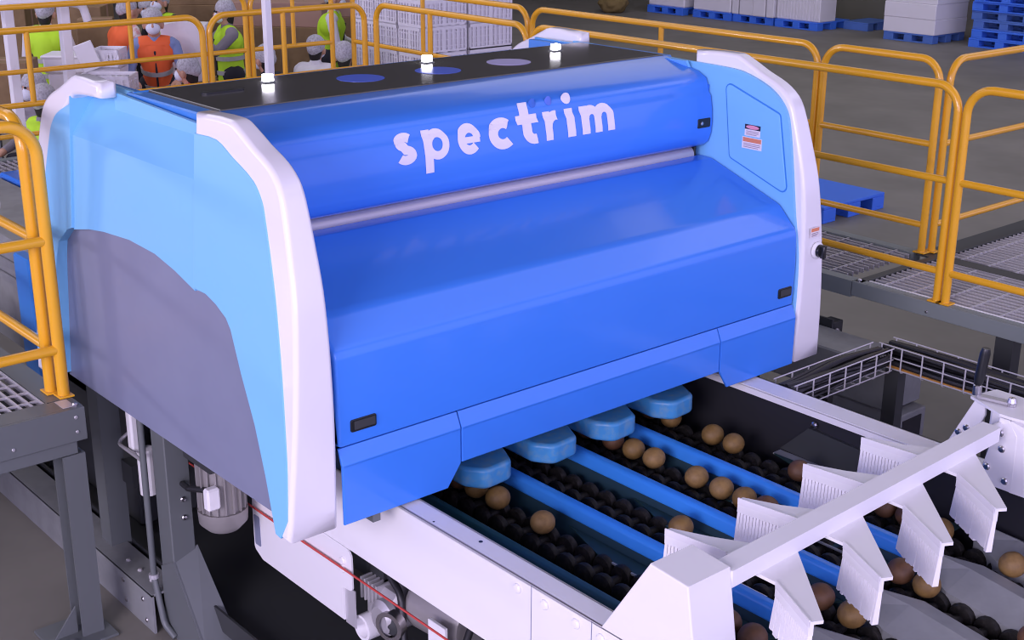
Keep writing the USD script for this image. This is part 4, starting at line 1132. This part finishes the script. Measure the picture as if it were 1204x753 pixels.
# white foam box carried between two workers, white bag in front of the white coat
b_ = (-12.459, 6.342, 1.203)
t = thing('foam_box', 'large bright white foam box in front of the worker in the dark jacket', 'box', (b_[0], b_[1], 0.88), VIEW + 6)
obj('foam_body', hull([(sx * (0.22 + 0.0 * z), sy * 0.16, z * 0.55) for sx in (-1, 1) for sy in (-1, 1) for z in (0, 1)] + [(0.0, -0.18, 0.60)]), 'carton_white', t)
t = thing('foam_box_table', 'low brown bench under the large white foam box', 'table', (b_[0], b_[1], 0), VIEW + 6)
obj('table_top', box(-0.26, 0.26, -0.2, 0.2, 0.82, 0.88), 'cardboard', t)
for sx in (-1, 1):
    for sy in (-1, 1): obj('table_leg', box(sx * 0.2 - 0.03, sx * 0.2 + 0.03, sy * 0.14 - 0.03, sy * 0.14 + 0.03, 0, 0.82), 'grey_paint', t)

# ================================================================ PEOPLE
def capsule(a, b, ra, rb, seg=10):
    A = trimesh.creation.icosphere(1, 1.0).vertices
    return m3.Manifold.hull_points(np.vstack([A * ra + np.asarray(a), A * rb + np.asarray(b)]))


def fuse(parts, edge=0.03, it=4):
    M = parts[0]
    for p in parts[1:]: M = M + p
    M = M.refine_to_length(edge)
    q = M.to_mesh()
    m = trimesh.Trimesh(np.array(q.vert_properties[:, :3]), np.array(q.tri_verts), process=True)
    trimesh.smoothing.filter_taubin(m, iterations=it)
    return m


def person(label, p, face=0.0, lean=0.0, height=1.62, top='cloth_grey', vest=None, legs='cloth_dark', net=True, mask=True, arms='work', sit=False, hair='hair'):
    """A worker. p: where the top of the head is; face: turn about z from facing the camera."""
    k = height / 1.62
    floor = 0.0
    t = thing('person', label, 'person', (p[0], p[1], floor), VIEW + face)
    hip = np.array([0, 0.0, 0.86 if not sit else 0.50])
    drop = (p[2] - 1.62) if not sit else (p[2] - 1.26)
    hip[2] += max(min(drop, 0.12), -0.30) if lean < 0.05 else 0
    ln = lean
    ax = np.array([0, -math.sin(ln), math.cos(ln)])
    chest = hip + ax * 0.36
    neck = hip + ax * 0.52
    head = neck + np.array([0, -0.035 - 0.05 * math.sin(ln), 0.155])
    shl = 0.185
    torso = [capsule(hip, hip + ax * 0.18, 0.135, 0.125), capsule(hip + ax * 0.18, chest, 0.125, 0.15), capsule(chest + [-0.10, 0, 0.02], chest + [0.10, 0, 0.02], 0.12, 0.12),
             capsule(neck + [-shl * 0.8, 0, -0.06], neck + [shl * 0.8, 0, -0.06], 0.075, 0.075), capsule(neck - [0, 0, 0.05], neck + [0, 0, 0.02], 0.08, 0.06)]
    sh = [neck + np.array([s * shl, 0, -0.07]) for s in (-1, 1)]
    if arms == 'work':
        el = [sh[i] + np.array([s * 0.07, -0.06, -0.26]) for i, s in enumerate((-1, 1))]
        wr = [el[i] + np.array([-s * 0.06, -0.20, -0.06]) for i, s in enumerate((-1, 1))]
    elif arms == 'up':
        el = [sh[i] + np.array([s * 0.05, -0.20, -0.16]) for i, s in enumerate((-1, 1))]
        wr = [el[i] + np.array([-s * 0.05, -0.15, 0.17]) for i, s in enumerate((-1, 1))]
    elif arms == 'wide':
        el = [sh[i] + np.array([s * 0.12, -0.14, -0.18]) for i, s in enumerate((-1, 1))]
        wr = [el[i] + np.array([s * 0.04, -0.22, -0.02]) for i, s in enumerate((-1, 1))]
    else:
        el = [sh[i] + np.array([s * 0.06, 0.0, -0.27]) for i, s in enumerate((-1, 1))]
        wr = [el[i] + np.array([s * 0.0, -0.06, -0.24]) for i, s in enumerate((-1, 1))]
    hands = []
    skinp = [capsule(neck, head - [0, 0, 0.04], 0.052, 0.060), capsule(head + [0, 0.012, 0.02], head + [0, 0.0, -0.02], 0.090, 0.084), capsule(head + [0, -0.045, -0.05], head + [0, -0.035, -0.085], 0.051, 0.038),
             capsule(head + [0, -0.088, -0.012], head + [0, -0.096, -0.033], 0.010, 0.014), capsule(head + [-0.083, 0.01, -0.02], head + [-0.083, 0.01, -0.05], 0.022, 0.016), capsule(head + [0.083, 0.01, -0.02], head + [0.083, 0.01, -0.05], 0.022, 0.016)]
    for i, s in enumerate((-1, 1)):
        torso += [capsule(sh[i], el[i], 0.060, 0.048), capsule(el[i], wr[i], 0.048, 0.036)]
        dv = (wr[i] - el[i]) / np.linalg.norm(wr[i] - el[i])
        sd = np.cross(dv, [0, 0, 1.0]); sd /= np.linalg.norm(sd) + 1e-9
        pb = wr[i] + dv * 0.085
        hnd = [capsule(wr[i], wr[i] + dv * 0.03, 0.030, 0.034), capsule(wr[i] + dv * 0.03 - sd * 0.018, pb - sd * 0.022, 0.026, 0.020), capsule(wr[i] + dv * 0.03 + sd * 0.018, pb + sd * 0.022, 0.026, 0.020)]
        for q, fl in zip((-1.5, -0.5, 0.5, 1.5), (0.060, 0.072, 0.068, 0.050)):
            b0 = pb + sd * 0.016 * q
            hnd.append(capsule(b0, b0 + dv * fl * 0.6 - [0, 0, 0.006], 0.010, 0.009)); hnd.append(capsule(b0 + dv * fl * 0.6 - [0, 0, 0.006], b0 + dv * fl - [0, 0, 0.022], 0.009, 0.008))
        hnd.append(capsule(wr[i] + dv * 0.035 - sd * 0.03 * s, wr[i] + dv * 0.085 - sd * 0.062 * s, 0.013, 0.010))
        hands.append(hnd)
    # body: one continuous figure of head, trunk and limbs
    if not sit:
        kn = [np.array([s * 0.10, -0.02, hip[2] * 0.53]) for s in (-1, 1)]
        an = [np.array([s * 0.11, 0.02, 0.09]) for s in (-1, 1)]
    else:
        kn = [np.array([s * 0.14, -0.40, hip[2] + 0.02]) for s in (-1, 1)]
        an = [np.array([s * 0.14, -0.38, 0.09]) for s in (-1, 1)]
    legp = [capsule(hip + [-0.07, 0, 0.02], hip + [0.07, 0, 0.02], 0.128, 0.128)]
    for i, s in enumerate((-1, 1)):
        legp += [capsule(hip + [s * 0.085, 0, -0.04], kn[i], 0.092, 0.064), capsule(kn[i], an[i], 0.062, 0.045), capsule(an[i] + [0, 0.02, -0.045], an[i] + [0, -0.14, -0.055], 0.040, 0.032)]
    inner = [capsule(hip, chest, 0.10, 0.11), capsule(chest, neck, 0.10, 0.05)]
    for i in range(2): inner += [capsule(neck - [0, 0, 0.06], sh[i], 0.05, 0.045), capsule(sh[i], el[i], 0.045, 0.036), capsule(el[i], wr[i], 0.036, 0.028)] + hands[i]
    for i, s in enumerate((-1, 1)): inner += [capsule(hip, kn[i], 0.08, 0.05), capsule(kn[i], an[i], 0.05, 0.035)]
    obj('body', fuse(skinp + inner, 0.035, 2), 'skin', t, smooth=True)
    obj('jacket', fuse(torso, 0.04, 4), top, t, smooth=True)
    obj('trousers', fuse(legp, 0.05, 4), legs, t, smooth=True)
    if vest:
        vp = [capsule(hip - ax * 0.02, hip + ax * 0.18, 0.152, 0.142), capsule(hip + ax * 0.18, chest, 0.142, 0.166), capsule(chest + [-0.09, 0, 0.02], chest + [0.09, 0, 0.02], 0.137, 0.137), capsule(neck + [-0.11, 0, -0.055], neck + [0.11, 0, -0.055], 0.084, 0.084)]
        vs = obj('vest', fuse(vp, 0.04, 3), vest, t, smooth=True)
        f0, f1 = hip + ax * 0.0 + [0, -0.155, 0], hip + ax * 0.40 + [0, -0.150, 0]
        obj('zip', tube([f0, f1], 0.010, 6), 'cloth_dark', vs)
        for s in (0.05, 0.20):
            c = hip + ax * s
            rr = 0.158 if s < 0.1 else 0.156
            ring = lathe([(rr - 0.02, -0.022), (rr, -0.022), (rr + 0.001, 0.022), (rr - 0.02, 0.022), (rr - 0.02, -0.022)], 24, c, ax)
            obj('reflective_band', ring, 'reflective', vs)
    if net:
        hn = [capsule(head + [0, 0.015, 0.035], head + [0, 0.03, 0.045], 0.099, 0.102), capsule(head + [0, 0.03, 0.02], head + [0, 0.075, 0.0], 0.094, 0.076)]
        obj('hairnet', fuse(hn, 0.03, 3), 'hairnet', t, smooth=True)
        obj('hair', fuse([capsule(head + [0, 0.045, -0.02], head + [0, 0.055, -0.10], 0.078, 0.055)], 0.04, 2), 'hair', t, smooth=True)
    else:
        hn = [capsule(head + [0, 0.02, 0.035], head + [0, 0.03, 0.0], 0.094, 0.092), capsule(head + [0, 0.06, -0.02], head + [0, 0.06, -0.10], 0.08, 0.05)]
        obj('hair', fuse(hn, 0.03, 3), 'hair', t, smooth=True)
    if mask:
        mk = trimesh.creation.icosphere(2, 1.0); mk.vertices = mk.vertices * [0.068, 0.058, 0.060] + (head + [0, -0.050, -0.052])
        obj('face_mask', mk, 'mask_white', t, smooth=True)
    if sit:
        st = thing('stool', 'low stool carrying the ' + ' '.join(label.split()[:10]).rstrip(','), 'stool', (p[0], p[1], 0), VIEW + face)
        top_z = hip[2] - 0.135
        obj('stool_seat', box(-0.17, 0.17, -0.17, 0.17, top_z - 0.03, top_z, 0.01), 'cloth_blue', st)
        for sx in (-1, 1):
            for sy in (-1, 1):
                obj('stool_leg', box(sx * 0.14 - 0.015, sx * 0.14 + 0.015, sy * 0.14 - 0.015, sy * 0.14 + 0.015, 0, top_z - 0.03), 'cloth_blue', st)
    for s in (-1, 1):
        obj('eye', trimesh.creation.icosphere(1, 0.011).apply_translation(head + [s * 0.032, -0.081, 0.006]), 'hair', t)
    return t


person('person with hair net and mask in an orange vest, bending over a white sheet', (-12.293, 5.933, 1.466), 12, 0.30, top='cloth_blue', vest='vest_orange')
person('person in a lime vest turned sideways, raising both arms', (-12.845, 7.045, 1.557), -62, 0.03, top='cloth_grey', vest='vest_lime', arms='up')
person('person with hair net and mask standing behind, head above the yellow rail', (-15.069, 7.199, 1.401), 10, 0.0, top='cloth_olive')
person('person in a dark jacket and lime vest leaning over the white foam box', (-13.969, 6.944, 1.474), -25, 0.25, top='cloth_dark', vest='vest_lime', arms='work')
person('seated person in an orange vest partly hidden by the rail post', (-11.188, 5.796, 1.363), -100, 0.15, top='cloth_red', vest='vest_orange', sit=True)
person('person seen from behind in a lime vest at the bench, upper left', (-13.394, 5.288, 1.629), 180, 0.05, top='cloth_white', vest='vest_lime', mask=False)
person('person in a floral sleeve and orange vest beside the tall carton', (-13.315, 5.988, 1.618), 130, 0.25, top='cloth_floral', vest='vest_orange', mask=False)
person('seated person in a dark jacket right of the thin white post', (-11.366, 6.713, 1.390), -120, 0.20, top='cloth_dark', sit=True)
person('person in a white coat seen from behind, bending at the rail', (-11.790, 7.363, 1.375), 165, 0.30, top='cloth_white', vest=None, sit=True)
person('person with hair net in a lime vest behind the white coat', (-12.949, 8.336, 1.282), 90, 0.15, top='cloth_white', vest='vest_lime')
person('person in a lime vest beside the rail corner, back turned', (-11.109, 7.313, 1.417), 170, 0.12, top='cloth_dark', vest='vest_lime', sit=True, mask=False)
person('seated person in a lime vest low behind the left rails', (-10.482, 3.947, 1.556), 150, 0.25, top='cloth_grey', vest='vest_lime', sit=True, mask=False)
person('person with hair net and mask bending low beside the white frame leg', (-11.381, 4.532, 1.382), -40, 0.35, top='cloth_grey', sit=True)
bb = (-11.744, 5.849, 1.021)
t = thing('paper_sheet', 'white sheet on the small table before the orange vest', 'sheet', (bb[0], bb[1], 0.901), VIEW)
obj('sheet_panel', box(-0.17, 0.17, -0.13, 0.13, 0, 0.006), 'carton_white', t)
t = thing('work_table', 'small table under the white sheet beside the orange vest', 'table', (bb[0], bb[1], 0), VIEW)
obj('table_top', box(-0.20, 0.20, -0.15, 0.15, 0.86, 0.90), 'cardboard', t)
for sx in (-1, 1):
    for sy in (-1, 1): obj('table_leg', box(sx * 0.16 - 0.02, sx * 0.16 + 0.02, sy * 0.11 - 0.02, sy * 0.11 + 0.02, 0, 0.86), 'grey_paint', t)
